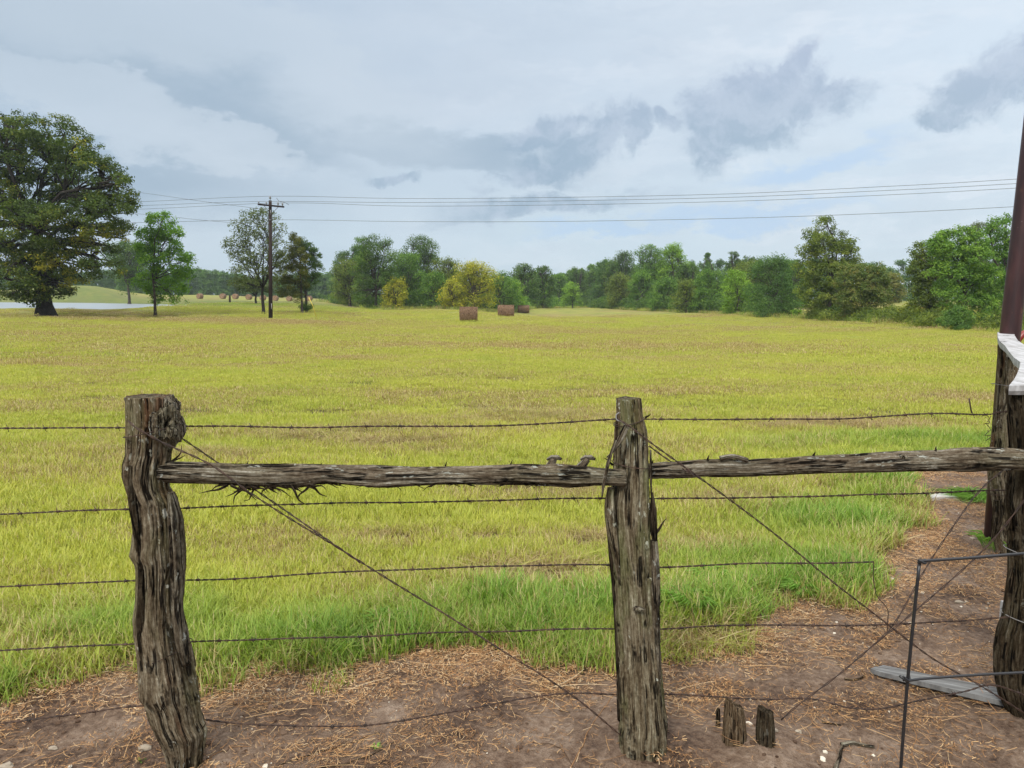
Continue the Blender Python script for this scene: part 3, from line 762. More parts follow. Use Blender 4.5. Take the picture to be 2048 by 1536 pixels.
# ============================================================ grass
def blade_tuft(name, nb, foot, h, wd, seed, mat, lean=0.5, segs=3, flat=0.0):
    rng = np.random.RandomState(seed); V_ = []; F_ = []; ht = []
    for i in range(nb):
        a = rng.uniform(0, 6.283); r = foot * math.sqrt(rng.rand()); x, y = r * math.cos(a), r * math.sin(a)
        d = rng.uniform(0, 6.283); L = h * rng.uniform(0.45, 1.15); l = lean * rng.uniform(0.2, 1.3) + flat
        side = np.array([-math.sin(d), math.cos(d), 0]) * wd * rng.uniform(0.6, 1.2) * 0.5
        n0 = len(V_)
        for j in range(segs + 1):
            t = j / segs; out_ = L * l * t ** 1.7; z = L * t * (1 - 0.35 * min(l, 1.6) * t * 0.7)
            c = np.array([x + math.cos(d) * out_, y + math.sin(d) * out_, max(z, 0.004) - 0.004 * (j == 0)])
            ww = 1 - t ** 2.2
            if j < segs: V_ += [c - side * ww, c + side * ww]; ht += [t, t]
            else: V_.append(c); ht.append(1.0)
        for j in range(segs - 1): F_.append((n0 + 2 * j, n0 + 2 * j + 1, n0 + 2 * j + 3, n0 + 2 * j + 2))
        j = segs - 1; F_.append((n0 + 2 * j, n0 + 2 * j + 1, n0 + 2 * j + 2))
    return mesh_np(name, np.array(V_), F_, mat, None, {'ht': ('FLOAT', ht)}, False, link=False)


gmat, k, out = new_mat('grass_blades')
isl = k.n('ShaderNodeNewGeometry').outputs['Random Per Island']
dry = k.attr('i_dry', 'INSTANCER'); lush = k.attr('i_lush', 'INSTANCER'); rnd = k.attr('i_rnd', 'INSTANCER')
ht = k.attr('ht')
fresh = k.mix(k.m('ADD', k.m('MULTIPLY', isl, 0.6), k.m('MULTIPLY', rnd, 0.62), clamp=True), GREEN, YEL)
lushc = k.mix(isl, (0.100, 0.225, 0.026), (0.30, 0.44, 0.080))
fresh = k.mix(lush, fresh, lushc)
straw = k.ramp(isl, [(0.0, (0.20, 0.125, 0.050)), (0.5, (0.43, 0.33, 0.14)), (1.0, (0.68, 0.57, 0.32))])
isd = k.ss(k.m('ADD', k.m('FRACT', k.m('MULTIPLY', isl, 37.7)), k.m('MULTIPLY', dry, 1.3)), 0.93, 1.03)
c = k.mix(isd, fresh, straw)
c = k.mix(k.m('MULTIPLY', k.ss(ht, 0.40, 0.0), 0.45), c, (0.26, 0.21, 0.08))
b = k.n('ShaderNodeBsdfPrincipled'); k.put(b.inputs['Base Color'], c); b.inputs['Roughness'].default_value = 0.55; b.inputs['Specular IOR Level'].default_value = 0.25
tr = k.n('ShaderNodeBsdfTranslucent'); k.put(tr.inputs[0], k.mix(1.0, c, (1.1, 1.15, 0.6), 'MULTIPLY'))
mx = k.n('ShaderNodeMixShader'); mx.inputs[0].default_value = 0.35
k.L.new(b.outputs[0], mx.inputs[1]); k.L.new(tr.outputs[0], mx.inputs[2]); k.L.new(mx.outputs[0], out.inputs[0])

smat, k, out = new_mat('straw_litter')
isl = k.n('ShaderNodeNewGeometry').outputs['Random Per Island']; rnd = k.attr('i_rnd', 'INSTANCER')
c = k.ramp(k.m('ADD', k.m('MULTIPLY', isl, 0.75), k.m('MULTIPLY', rnd, 0.25)), [(0.0, (0.05, 0.028, 0.016)), (0.3, (0.14, 0.08, 0.04)), (0.55, (0.34, 0.17, 0.065)), (0.75, (0.50, 0.31, 0.14)), (1.0, (0.60, 0.49, 0.32))])
principled(k, out, c, 0.65, 0.3)
pmat, k, out = new_mat('limestone_pebble')
rnd = k.attr('i_rnd', 'INSTANCER')
principled(k, out, k.mix(rnd, (0.30, 0.25, 0.19), (0.72, 0.66, 0.54)), 0.85, 0.2)


def scatter(name, label, cat, pts, rot, scl, idx, tilt, dryv, lushv, rndv, sources):
    """one ground-cover object: its vertices carry the tufts"""
    sc = bpy.data.collections.new(name + '_tufts')
    for i, s_ in enumerate(sources):
        s_.name = 'tuft_%02d_' % i + s_.name; sc.objects.link(s_)
    o = mesh_np(name, pts, [], None, None, {'rot': ('FLOAT', rot), 'scl': ('FLOAT', scl), 'idx': ('FLOAT', idx), 'tlt': ('FLOAT', tilt), 'i_dry': ('FLOAT', dryv), 'i_lush': ('FLOAT', lushv), 'i_rnd': ('FLOAT', rndv)})
    tag(o, label, cat, None, 'stuff')
    ng = bpy.data.node_groups.new(name, 'GeometryNodeTree')
    ng.interface.new_socket('Geometry', in_out='INPUT', socket_type='NodeSocketGeometry'); ng.interface.new_socket('Geometry', in_out='OUTPUT', socket_type='NodeSocketGeometry')
    gi = ng.nodes.new('NodeGroupInput'); go = ng.nodes.new('NodeGroupOutput')
    m2p = ng.nodes.new('GeometryNodeMeshToPoints'); iop = ng.nodes.new('GeometryNodeInstanceOnPoints'); ci = ng.nodes.new('GeometryNodeCollectionInfo')
    ci.inputs[0].default_value = sc; ci.inputs[1].default_value = True; ci.inputs[2].default_value = True
    iop.inputs['Pick Instance'].default_value = True
    def at(nm):
        a = ng.nodes.new('GeometryNodeInputNamedAttribute'); a.data_type = 'FLOAT'; a.inputs[0].default_value = nm; return a.outputs[0]
    f2i = ng.nodes.new('FunctionNodeFloatToInt'); L = ng.links
    L.new(at('idx'), f2i.inputs[0]); L.new(f2i.outputs[0], iop.inputs['Instance Index'])
    cx = ng.nodes.new('ShaderNodeCombineXYZ'); L.new(at('tlt'), cx.inputs[0]); L.new(at('rot'), cx.inputs[2])
    e2r = ng.nodes.new('FunctionNodeEulerToRotation'); L.new(cx.outputs[0], e2r.inputs[0]); L.new(e2r.outputs[0], iop.inputs['Rotation'])
    L.new(at('scl'), iop.inputs['Scale'])
    L.new(gi.outputs[0], m2p.inputs[0]); L.new(m2p.outputs[0], iop.inputs['Points']); L.new(ci.outputs[0], iop.inputs['Instance']); L.new(iop.outputs[0], go.inputs[0])
    md = o.modifiers.new('scatter', 'NODES'); md.node_group = ng
    return o


rngS = np.random.RandomState(5)


def wedge(n, r0, r1, amax=46):
    a = np.radians(rngS.uniform(-amax, amax, n)); r = np.sqrt(rngS.uniform(r0 * r0, r1 * r1, n))
    return r * np.sin(a), r * np.cos(a)


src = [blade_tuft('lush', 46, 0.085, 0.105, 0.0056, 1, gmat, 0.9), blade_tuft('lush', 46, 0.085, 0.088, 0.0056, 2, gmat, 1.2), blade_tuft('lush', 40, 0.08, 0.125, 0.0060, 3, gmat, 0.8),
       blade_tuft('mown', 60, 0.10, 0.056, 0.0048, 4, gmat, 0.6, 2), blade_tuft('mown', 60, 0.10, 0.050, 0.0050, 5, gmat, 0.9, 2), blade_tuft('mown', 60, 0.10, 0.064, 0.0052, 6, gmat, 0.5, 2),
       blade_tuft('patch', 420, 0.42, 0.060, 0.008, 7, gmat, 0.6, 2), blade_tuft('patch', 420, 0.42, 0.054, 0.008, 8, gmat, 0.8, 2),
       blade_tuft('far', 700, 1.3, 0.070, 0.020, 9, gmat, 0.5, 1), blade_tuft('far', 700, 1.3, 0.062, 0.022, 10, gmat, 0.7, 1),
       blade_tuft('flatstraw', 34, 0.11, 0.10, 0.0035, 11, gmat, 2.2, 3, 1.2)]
X = []; Y = []; I = []; S = []
def addp(x, y, idx, s): X.append(x); Y.append(y); I.append(idx); S.append(s)
for (n, r0, r1, am) in [(13000, 1.9, 5.2, 48), (16000, 5.2, 10.5, 44)]:
    x, y = wedge(n, r0, r1, am); dm = dirt_f(x, y); lu = lush_f(x, y); dr = dry_f(x, y)
    kp = (rngS.rand(n) > dm ** 0.7) & (rngS.rand(n) > 0.5 * sstep(dr, 0.3, 0.6)); x, y, dm, lu, dr = x[kp], y[kp], dm[kp], lu[kp], dr[kp]
    m = len(x); tall = rngS.rand(m) < (lu * 1.2 + 0.12)
    ix = np.where(tall, rngS.randint(0, 3, m), rngS.randint(3, 6, m)); ix = np.where((dr > 0.5) & (rngS.rand(m) < 0.6), 10, ix)
    s = (0.75 + 0.5 * rngS.rand(m)) * np.where(tall, 0.8 + 0.35 * lu, 1.0) * (1 - 0.45 * dm) * (0.75 + 0.5 * fbm(x * 2, y * 2, 2)) * (1 if r0 < 4 else 1.15)
    addp(x, y, ix, s)
for (n, r0, r1, am, lo, hi, sc_) in [(5200, 9.5, 24, 42, 6, 8, 1.0), (4200, 22, 62, 40, 8, 10, 1.0), (2600, 60, 110, 38, 8, 10, 1.5)]:
    x, y = wedge(n, r0, r1, am); kp = (dirt_f(x, y) < 0.5) & (poly_sd(x, y, pond) > 1.5); x, y = x[kp], y[kp]; m = len(x)
    addp(x, y, rngS.randint(lo, hi, m), sc_ * (0.7 + 0.5 * rngS.rand(m)))
X = np.concatenate(X); Y = np.concatenate(Y); I = np.concatenate(I); S = np.concatenate(S); n = len(X)
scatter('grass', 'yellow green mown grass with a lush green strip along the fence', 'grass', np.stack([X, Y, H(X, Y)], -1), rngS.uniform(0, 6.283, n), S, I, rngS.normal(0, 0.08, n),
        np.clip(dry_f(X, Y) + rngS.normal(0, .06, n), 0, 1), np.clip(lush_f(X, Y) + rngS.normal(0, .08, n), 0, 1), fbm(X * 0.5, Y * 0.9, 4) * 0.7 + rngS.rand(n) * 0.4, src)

# straw litter lying on the bare earth


def straw_mat_mesh(name, nb, foot, L, wd, seed, curl=0.25):
    rng = np.random.RandomState(seed); V_ = []; F_ = []
    for i in range(nb):
        a = rng.uniform(0, 6.283); r = foot * math.sqrt(rng.rand()); d = rng.uniform(0, 6.283); l = L * rng.uniform(0.3, 1.3); c = rng.normal() * curl
        p = np.array([r * math.cos(a), r * math.sin(a), 0.001]); n0 = len(V_); z0 = rng.uniform(0, 0.010); z1 = rng.uniform(0, 0.014); up = rng.rand() < 0.03
        for j in range(4):
            t = j / 3; dd = d + c * t * 3; 
            if j: p = p + np.array([math.cos(dd), math.sin(dd), 0]) * l / 3
            s_ = np.array([-math.sin(dd), math.cos(dd), 0]) * wd * 0.5 * rng.uniform(0.7, 1.2) * (1 - 0.5 * t)
            zz = 0.002 + z0 * (1 - t) + z1 * t + (0.025 * t * t if up else 0)
            V_ += [p - s_ + [0, 0, zz], p + [0, 0, zz + wd * 0.4], p + s_ + [0, 0, zz]]
        for j in range(3):
            for q in range(2): F_.append((n0 + 3 * j + q, n0 + 3 * j + q + 1, n0 + 3 * j + q + 4, n0 + 3 * j + q + 3))
    return mesh_np(name, np.array(V_), F_, smat, None, None, True, link=False)


src = [straw_mat_mesh('straw', 34, 0.10, 0.038, 0.0022, 1, 0.4), straw_mat_mesh('straw', 24, 0.10, 0.06, 0.0020, 2, 0.35), straw_mat_mesh('straw', 4, 0.09, 0.15, 0.0026, 3, 0.2), straw_mat_mesh('crumbs', 80, 0.09, 0.016, 0.0034, 4)]
n = 24000; x, y = wedge(n, 1.4, 8.0, 50)
sdv = poly_sd(x, y, dirt_poly)
dens = sstep(sdv, 0.12, -0.02) * (0.10 + 0.62 * np.exp(-(np.minimum(sdv, 0) / 0.24) ** 2) + 0.45 * sstep(fbm(x * 2.5, y * 2.5, 3), 0.52, 0.7)) * np.where(x > 1.6, 0.7, 1)
kp = rngS.rand(n) < dens; x, y = x[kp], y[kp]; n = len(x)
scatter('straw_litter', 'dry straw and grass litter strewn over the bare earth by the fence', 'straw', np.stack([x, y, H(x, y) + 0.002], -1), rngS.uniform(0, 6.283, n), rngS.uniform(0.7, 1.25, n), rngS.choice(4, n, p=[.33, .20, .09, .38]), rngS.normal(0, .05, n),
        np.zeros(n), np.zeros(n), np.clip(rngS.rand(n) * 0.7 + 0.5 * np.exp(-(poly_sd(x, y, dirt_poly) / 0.3) ** 2), 0, 1), src)


# soil crumbs
cmat, k, out = new_mat('soil_crumb'); rnd = k.attr('i_rnd', 'INSTANCER'); principled(k, out, k.mix(rnd, (0.05, 0.028, 0.018), (0.20, 0.135, 0.092)), 0.95, 0.1)
CL = True
# pebbles
def rock_mesh(name, seed, r, mat=pmat, link=False, parent=None, loc=(0, 0, 0), squash=(1, 0.8, 0.55), sub=2):
    bm_ = bpy.data.meshes.new('t'); import bmesh
    bm = bmesh.new(); bmesh.ops.create_icosphere(bm, subdivisions=sub, radius=1)
    V_ = np.array([v.co[:] for v in bm.verts]); F_ = [tuple(v.index for v in f.verts) for f in bm.faces]; bm.free()
    for i in range(len(V_)):
        q = mn.noise(Vector(V_[i] * 1.3 + seed * 7.7)) + (mn.fractal(Vector(V_[i] * 4 + seed), .8, 2.1, 4) * .35 if sub > 2 else 0); V_[i] *= (1 + 0.45 * q) * r
    return mesh_np(name, V_ * np.array(squash) + np.array(loc), F_, mat, parent, {'wc': ('FLOAT_VECTOR', V_)}, False, link)


src = [rock_mesh('pebble', i, 0.006 + 0.001 * i) for i in range(4)]
src2 = [rock_mesh('crumb', 40 + i, 0.006 + 0.001 * i, cmat) for i in range(4)]
n = 15000; x, y = wedge(n, 1.5, 7.0, 50); kp = (dirt_f(x, y) > 0.6) & (rngS.rand(n) < 0.10 + 0.9 * sstep(fbm(x * 3 + 19, y * 3, 3), 0.42, 0.6)); x, y = x[kp], y[kp]; n = len(x)
scatter('soil_crumbs', 'loose brown soil crumbs on the bare earth', 'soil', np.stack([x, y, H(x, y) + 0.001], -1), rngS.uniform(0, 6.283, n), 0.3 + 1.6 * rngS.rand(n) ** 3, rngS.randint(0, 4, n), np.zeros(n), np.zeros(n), np.zeros(n), rngS.rand(n), src2)
n = 3200; x, y = wedge(n, 1.5, 8.5, 50); kp = (dirt_f(x, y) > 0.8) & (rngS.rand(n) < 0.25 + 0.7 * (fbm(x * 1.5 + 9, y * 1.5, 2) > 0.5)); x, y = x[kp], y[kp]; n = len(x)
scatter('pebbles', 'small pale pebbles scattered over the bare earth', 'pebbles', np.stack([x, y, H(x, y) + 0.001], -1), rngS.uniform(0, 6.283, n), 0.35 + 1.5 * rngS.rand(n) ** 4, rngS.randint(0, 4, n), np.zeros(n), np.zeros(n), np.zeros(n), rngS.rand(n), src)

# ============================================================ weathered cedar
def wood_mat(name, tone=(1, 1, 1), red=0.35, moss=0.4, lichen=0.5, dark=0.0):
    m, k, out = new_mat(name)
    wc = k.attr('wc', out='Vector')
    warpv = k.v('ADD', wc, k.v('SCALE', k.v('SUBTRACT', k.noise(k.v('MULTIPLY', wc, (1, 1, .5)), 12, 2, col=True), (.5, .5, .5)), scale=0.012))
    st = k.noise(k.v('MULTIPLY', warpv, (1, 1, 0.05)), 210, 5, 0.7)
    st2 = k.noise(k.v('MULTIPLY', warpv, (1, 1, 0.12)), 45, 4, 0.65)
    mot = k.noise(k.v('MULTIPLY', wc, (1, 1, 0.6)), 120, 4, 0.7)
    bl = k.noise(k.v('MULTIPLY', wc, (1, 1, 0.35)), 7, 4, 0.6); bl2 = k.noise(k.v('MULTIPLY', k.v('ADD', wc, (3, 5, 1)), (1, 1, 0.2)), 10, 3, 0.6)
    a = k.m('ADD', k.m('ADD', k.m('MULTIPLY', st, 0.42), k.m('MULTIPLY', st2, 0.36)), k.m('MULTIPLY', mot, 0.22))
    c = k.ramp(a, [(0.36, (0.040, 0.028, 0.018)), (0.44, (0.105, 0.078, 0.052)), (0.50, (0.205, 0.165, 0.118)), (0.57, (0.36, 0.32, 0.25)), (0.64, (0.70, 0.67, 0.60))])
    c = k.mix(k.m('MULTIPLY', k.ss(bl, 0.46, 0.62), moss), c, k.ramp(a, [(0.36, (0.038, 0.040, 0.016)), (0.50, (0.170, 0.168, 0.085)), (0.64, (0.36, 0.36, 0.24))]))
    c = k.mix(k.m('MULTIPLY', k.ss(bl2, 0.52, 0.64), red), c, k.ramp(a, [(0.36, (0.035, 0.012, 0.007)), (0.52, (0.165, 0.066, 0.034)), (0.66, (0.26, 0.14, 0.08))]))
    cn = k.noise(k.v('MULTIPLY', warpv, (1, 1, 0.05)), 30, 4, 0.6)
    crack = k.m('MULTIPLY', k.ss(k.m('ABSOLUTE', k.m('SUBTRACT', cn, 0.5)), 0.034, 0.010), k.ss(k.noise(k.v('ADD', wc, (2, 2, 9)), 11, 3), 0.42, 0.52))
    c = k.mix(k.m('MULTIPLY', crack, 0.95), c, (0.008, 0.006, 0.005))
    pit = k.ss(k.noise(k.v('MULTIPLY', k.v('ADD', wc, (4, 4, 4)), (1, 1, 0.22)), 26, 4, 0.6), 0.40, 0.32)
    c = k.mix(k.m('MULTIPLY', pit, 0.8), c, (0.016, 0.012, 0.009))
    li = k.m('MULTIPLY', k.ss(k.noise(k.v('MULTIPLY', wc, (1, 1, 0.3)), 90, 4, 0.65), 0.58, 0.64), k.ss(k.noise(k.v('MULTIPLY', k.v('ADD', wc, (7, 1, 2)), (1, 1, .5)), 7, 3, 0.6), 0.50, 0.60))
    c = k.mix(k.m('MULTIPLY', li, lichen), c, (0.58, 0.60, 0.54))
    vo = k.n('ShaderNodeTexVoronoi'); k.put(vo.inputs['Vector'], k.v('ADD', k.v('MULTIPLY', wc, (1, 1, 0.5)), k.v('SCALE', k.noise(wc, 60, 3, col=True), scale=0.035))); vo.inputs['Scale'].default_value = 24
    sp_ = k.m('MULTIPLY', k.ss(vo.outputs['Distance'], 0.19, 0.13), k.ss(k.noise(k.v('ADD', wc, (1, 9, 4)), 9, 2), 0.55, 0.62))
    c = k.mix(k.m('MULTIPLY', sp_, lichen), c, (0.74, 0.76, 0.72))
    c = k.mix(1.0, c, tone, 'MULTIPLY')
    h = k.m('SUBTRACT', k.m('ADD', k.m('ADD', k.m('MULTIPLY', st, 0.5), k.m('MULTIPLY', st2, 0.7)), k.m('MULTIPLY', mot, 0.3)), k.m('ADD', k.m('MULTIPLY', crack, 0.6), k.m('MULTIPLY', pit, 0.5)))
    principled(k, out, c, 0.97, 0.08, h, 1.0, 0.010)
    return m


W1 = wood_mat('weathered_cedar_reddish', (0.72, 0.69, 0.62), 0.75, 0.55, 0.9)
W2 = wood_mat('weathered_cedar_mossy', (0.74, 0.73, 0.64), 0.3, 0.95, 0.95)
W3 = wood_mat('weathered_cedar_grey', (0.62, 0.62, 0.60), 0.12, 0.25, 0.9)
W4 = wood_mat('weathered_cedar_dark', (0.22, 0.20, 0.17), 0.3, 0.25, 0.6)
W5 = wood_mat('stump_wood', (0.50, 0.42, 0.34), 0.4, 0.2, 0.1)
FRAY = wood_mat('frayed_bark', (0.20, 0.18, 0.16), 0.2, 0.1, 0.1)


def log(name, C, U, Vv, ru, rv, mat, parent, seed, amp=0.10, ks=120, cap=True, facets=None, ridge=1.0):
    """C (n,3) centres, U,Vv (n,3) section axes, radii ru, rv; ridged, cracked, knotted surface"""
    n = len(C); a = np.arange(ks) * 2 * math.pi / ks; Vt = np.zeros((n, ks, 3)); Wc = np.zeros((n, ks, 3))
    S_ = np.concatenate([[0], np.cumsum(np.linalg.norm(np.diff(C, axis=0), axis=1))])
    R0 = float(np.mean(ru))
    for i in range(n):
        s_ = S_[i]
        tw = 0.3 * s_
        for j in range(ks):
            ca, sa = math.cos(a[j]), math.sin(a[j]); cb, sb = math.cos(a[j] + tw * 0.3), math.sin(a[j] + tw * 0.3)
            v1 = mn.fractal(Vector((cb * 1.1 + seed, sb * 1.1, s_ * 1.4)), 0.8, 2.0, 3)
            v2 = mn.noise(Vector((cb * 4.2, sb * 4.2 + seed, s_ * 0.9)))
            v3 = mn.noise(Vector((cb * 10 + seed, sb * 10, s_ * 2.2)))
            v4 = mn.noise(Vector((cb * 24 + seed, sb * 24, s_ * 5)))
            v5 = mn.fractal(Vector((cb * 2.2 + seed * 2, sb * 2.2, s_ * 1.7 + seed)), 0.9, 2.2, 4); v5 = min(1, max(0, (v5 + 0.03) / 0.05)) - 0.5
            v6 = mn.fractal(Vector((cb * 4.5 + seed, sb * 4.5, s_ * 2.6 + seed * 3)), 0.9, 2.2, 3); v6 = min(1, max(0, v6 / 0.06)) - 0.5
            groove = -max(0, 0.055 - abs(v2)) / 0.055
            d = 1 + amp * (0.55 * v1 + ridge * (0.85 * groove + 0.32 * v3 + 0.30 * v4 + 0.55 * v5 + 0.40 * v6))
            Vt[i, j] = C[i] + U[i] * ca * ru[i] * d + Vv[i] * sa * rv[i] * d
            Wc[i, j] = (ca * R0, sa * R0, s_)
    F_ = [(i * ks + j, i * ks + (j + 1) % ks, (i + 1) * ks + (j + 1) % ks, (i + 1) * ks + j) for i in range(n - 1) for j in range(ks)]
    V_ = Vt.reshape(-1, 3); Wf = Wc.reshape(-1, 3)
    if cap:
        for e, sgn in ((0, -1), (n - 1, 1)):
            base_i = len(V_); ring = []
            for q, f in enumerate((0.96, 0.6, 0.25)):
                cc = C[e] + (Vt[e] - C[e]) * f
                ax = np.cross(U[e], Vv[e]); jit = np.array([mn.noise(Vector((p * 30).tolist())) for p in cc]) * 0.004
                V_ = np.vstack([V_, cc + ax[None] * (jit[:, None] + 0.002 * sgn)]); Wf = np.vstack([Wf, Wc[e] * f + np.array([0, 0, 0.0])]); ring.append(base_i + q * ks)
            prev = e * ks
            for r_ in ring:
                F_ += [(prev + j, prev + (j + 1) % ks, r_ + (j + 1) % ks, r_ + j) for j in range(ks)]; prev = r_
            F_.append(tuple(prev + j for j in range(ks)))
    return mesh_np(name, V_, F_, mat, parent, {'wc': ('FLOAT_VECTOR', Wf)}, True)


def post_from_profile(name, prof, Yd, root, mat, seed, depthf=0.9, n=240, amp=0.1, base_drop=0.12, lean_y=0.0, ks=150):
    """prof rows: (py, left px, right px) of a post standing at distance Yd"""
    prof = np.array(prof, float); pys = np.linspace(prof[0, 0], prof[-1, 0], n)
    Lx = np.interp(pys, prof[:, 0], prof[:, 1]); Rx = np.interp(pys, prof[:, 0], prof[:, 2])
    C = []; ru = []
    for y_, l, r in zip(pys, Lx, Rx):
        a_ = P(l, y_, Yd); b_ = P(r, y_, Yd); C.append((a_ + b_) / 2); ru.append((b_[0] - a_[0]) / 2 * 1.02)
    C = np.array(C)[::-1]; ru = np.array(ru)[::-1]
    C = np.vstack([C[:1] - [0, 0, base_drop], C]); ru = np.concatenate([ru[:1], ru])
    kern = np.ones(9) / 9; rs = np.convolve(np.pad(ru, 4, 'edge'), kern, 'valid')
    U = np.tile([1.0, 0, 0], (len(C), 1)); Vv = np.tile([0, 1.0, 0], (len(C), 1))
    return log(name, C, U, Vv, ru, rs * depthf, mat, root, seed, amp, ks)


def splinters(par, nm, base_pts, dirs, L, wd, rng, mat=None):
    for p, d in zip(base_pts, dirs):
        p = np.asarray(p, float); d = np.asarray(d, float); d /= np.linalg.norm(d); l = L * rng.uniform(0.6, 1.25)
        c = [p, p + d * l * .35 + rng.normal(size=3) * l * .03, p + d * l * .7 + rng.normal(size=3) * l * .06, p + d * l + rng.normal(size=3) * l * .09]
        mb = MB(); mb.tube(crom(c, l / 8), np.linspace(wd, wd * 0.15, len(crom(c, l / 8))), 5); mb.build(nm, mat or FRAY, par)


YP1, YP2, YPR, YPB = 2.44, 2.50, 2.72, 4.55
rngW = np.random.RandomState(77)
# left post
r1 = empty('fence_post', (*P(370, 1525, YP1)[:2], 0), 'stout cracked cedar post with a broad burl at its top, leftmost of the posts', 'fence post', 'cedar posts of the fence')
post_from_profile('timber', [(793, 255, 338), (830, 256, 340), (860, 257, 338), (906, 256, 336), (925, 250, 334), (950, 249, 332), (975, 256, 334), (1000, 265, 346), (1050, 271, 350), (1090, 267, 352), (1105, 264, 354), (1120, 274, 354), (1150, 277, 352), (1200, 276, 352),
                            (1230, 272, 358), (1260, 273, 366), (1300, 279, 376), (1340, 282, 384), (1385, 285, 392), (1400, 296, 395), (1440, 309, 402), (1460, 318, 412), (1475, 326, 411), (1500, 334, 406), (1560, 345, 398)], YP1, r1, W1, 3, 0.92, amp=0.13)


def slab(name, pts_px, Yd, rx, ry, mat, parent, seed, amp=0.16, ks=30):
    C = crom([P(a, b, Yd) for a, b in pts_px], 0.012); n = len(C)
    rx = np.interp(np.linspace(0, 1, n), np.linspace(0, 1, len(rx)), rx); 
    return log(name, C, np.tile([1.0, 0, 0], (n, 1)), np.tile([0, 1.0, 0], (n, 1)), rx, rx * ry, mat, parent, seed, amp, ks)


slab('bark_strip', [(341, 985), (347, 1010), (353, 1080), (356, 1150), (355, 1210), (361, 1270), (372, 1330)], YP1 - 0.05, [0.010, 0.020, 0.021, 0.018, 0.016, 0.018, 0.010], 1.6, W3, r1, 5, 0.25)
slab('bark_strip', [(262, 930), (266, 990), (276, 1060), (284, 1130), (284, 1200), (284, 1260), (300, 1370)], YP1 - 0.055, [0.006, 0.014, 0.012, 0.010, 0.014, 0.016, 0.008], 1.5, W4, r1, 9, 0.3)
slab('bark_strip', [(318, 1090), (322, 1160), (322, 1240), (330, 1320)], YP1 - 0.085, [0.004, 0.010, 0.012, 0.004], 0.8, W1, r1, 19, 0.3)
rock_mesh('burl', 3, 0.060, W3, True, r1, P(337, 846, YP1 - 0.01), (0.70, 1.1, 1.25), 5)
splinters(r1, 'splinter', [P(333, 930, YP1), P(333, 925, YP1), P(331, 940, YP1), P(402, 1465, YP1), P(330, 1400, YP1 - .08), P(318, 1400, YP1)], [(1, .2, .9), (1, 0, .4), (.9, -.2, .6), (.4, -.2, .9), (-.3, -.2, -1), (-.4, 0, -1)], 0.07, 0.005, rngW)
# middle post
r2 = empty('fence_post', (*P(1288, 1490, YP2)[:2], 0), 'squared-off mossy cedar post in the middle of the fence, carrying the rail joint', 'fence post', 'cedar posts of the fence')
post_from_profile('timber', [(797, 1233, 1281), (830, 1234, 1284), (860, 1231, 1292), (945, 1228, 1297), (1010, 1222, 1299), (1080, 1225, 1301), (1150, 1230, 1305), (1200, 1233, 1308), (1300, 1239, 1316), (1400, 1240, 1325), (1440, 1241, 1331), (1460, 1238, 1332), (1500, 1240, 1330), (1540, 1242, 1328)], YP2, r2, W2, 11, 0.95, amp=0.11)
slab('bark_strip', [(1222, 976), (1220, 1000), (1223, 1050), (1232, 1110), (1240, 1170)], YP2 - 0.03, [0.012, 0.018, 0.016, 0.012, 0.004], 1.5, W2, r2, 35, 0.25)
slab('bark_strip', [(1308, 1080), (1309, 1120), (1310, 1200), (1313, 1290), (1318, 1380)], YP2 - 0.03, [0.011, 0.017, 0.015, 0.013, 0.005], 1.5, W3, r2, 36, 0.3)
slab('bark_strip', [(1213, 1000), (1219, 1080), (1228, 1180), (1235, 1300), (1238, 1440)], YP2 + 0.01, [0.004, 0.007, 0.007, 0.008, 0.006], 1.5, FRAY, r2, 37, 0.3)
slab('bark_strip', [(1301, 900), (1302, 960), (1303, 1000)], YP2 - 0.02, [0.003, 0.004, 0.002], 1.5, W3, r2, 15, 0.2)
slab('bark_strip', [(1304, 985), (1306, 1020), (1307, 1060), (1312, 1100)], YP2 - 0.03, [0.003, 0.011, 0.012, 0.006], 1.6, FRAY, r2, 25, 0.3)
slab('bark_strip', [(1255, 850), (1240, 880), (1228, 900), (1214, 915)], YP2 - 0.10, [0.010, 0.011, 0.007, 0.003], 0.5, W3, r2, 16, 0.3, 20)
slab('bark_strip', [(1232, 880), (1218, 920), (1208, 965), (1204, 995)], YP2 - 0.105, [0.004, 0.006, 0.006, 0.002], 0.5, W3, r2, 17, 0.3, 20)
splinters(r2, 'branch_stub', [P(1308, 1068, YP2 - .03)], [(0.75, 0, 1.0)], 0.075, 0.007, rngW); splinters(r2, 'splinter', [P(1290, 835, YP2), P(1226, 930, YP2), P(1316, 1210, YP2), P(1312, 1080, YP2)], [(1, 0, .5), (-.9, 0, .7), (.8, 0, .8), (.2, 0, -1)], 0.03, 0.005, rngW)
rock_mesh('knot', 5, 0.017, W3, True, r2, P(1277, 1218, YP2 - 0.075), (1.0, 0.7, 0.5))
# right front post
r3 = empty('fence_post', (*P(2055, 1465, YPR)[:2], 0), 'thick dark cedar post at the right edge, under the front of the plank top', 'fence post', 'cedar posts of the fence')
post_from_profile('timber', [(778, 2020, 2120), (850, 2026, 2120), (900, 2030, 2120), (960, 2022, 2120), (1010, 2018, 2118), (1060, 2024, 2116), (1150, 2024, 2116), (1240, 2012, 2116), (1265, 2004, 2118), (1310, 1999, 2120), (1350, 1999, 2120), (1390, 2006, 2120), (1430, 2022, 2120), (1470, 2034, 2120), (1500, 2038, 2122)], YPR, r3, W4, 31, 0.85, amp=0.10)
splinters(r3, 'splinter', [P(2022, 1040, YPR), P(2025, 1130, YPR), P(2025, 1180, YPR)], [(-.3, 0, -1), (-.2, -.1, -1), (-.15, 0, -1)], 0.10, 0.006, rngW)
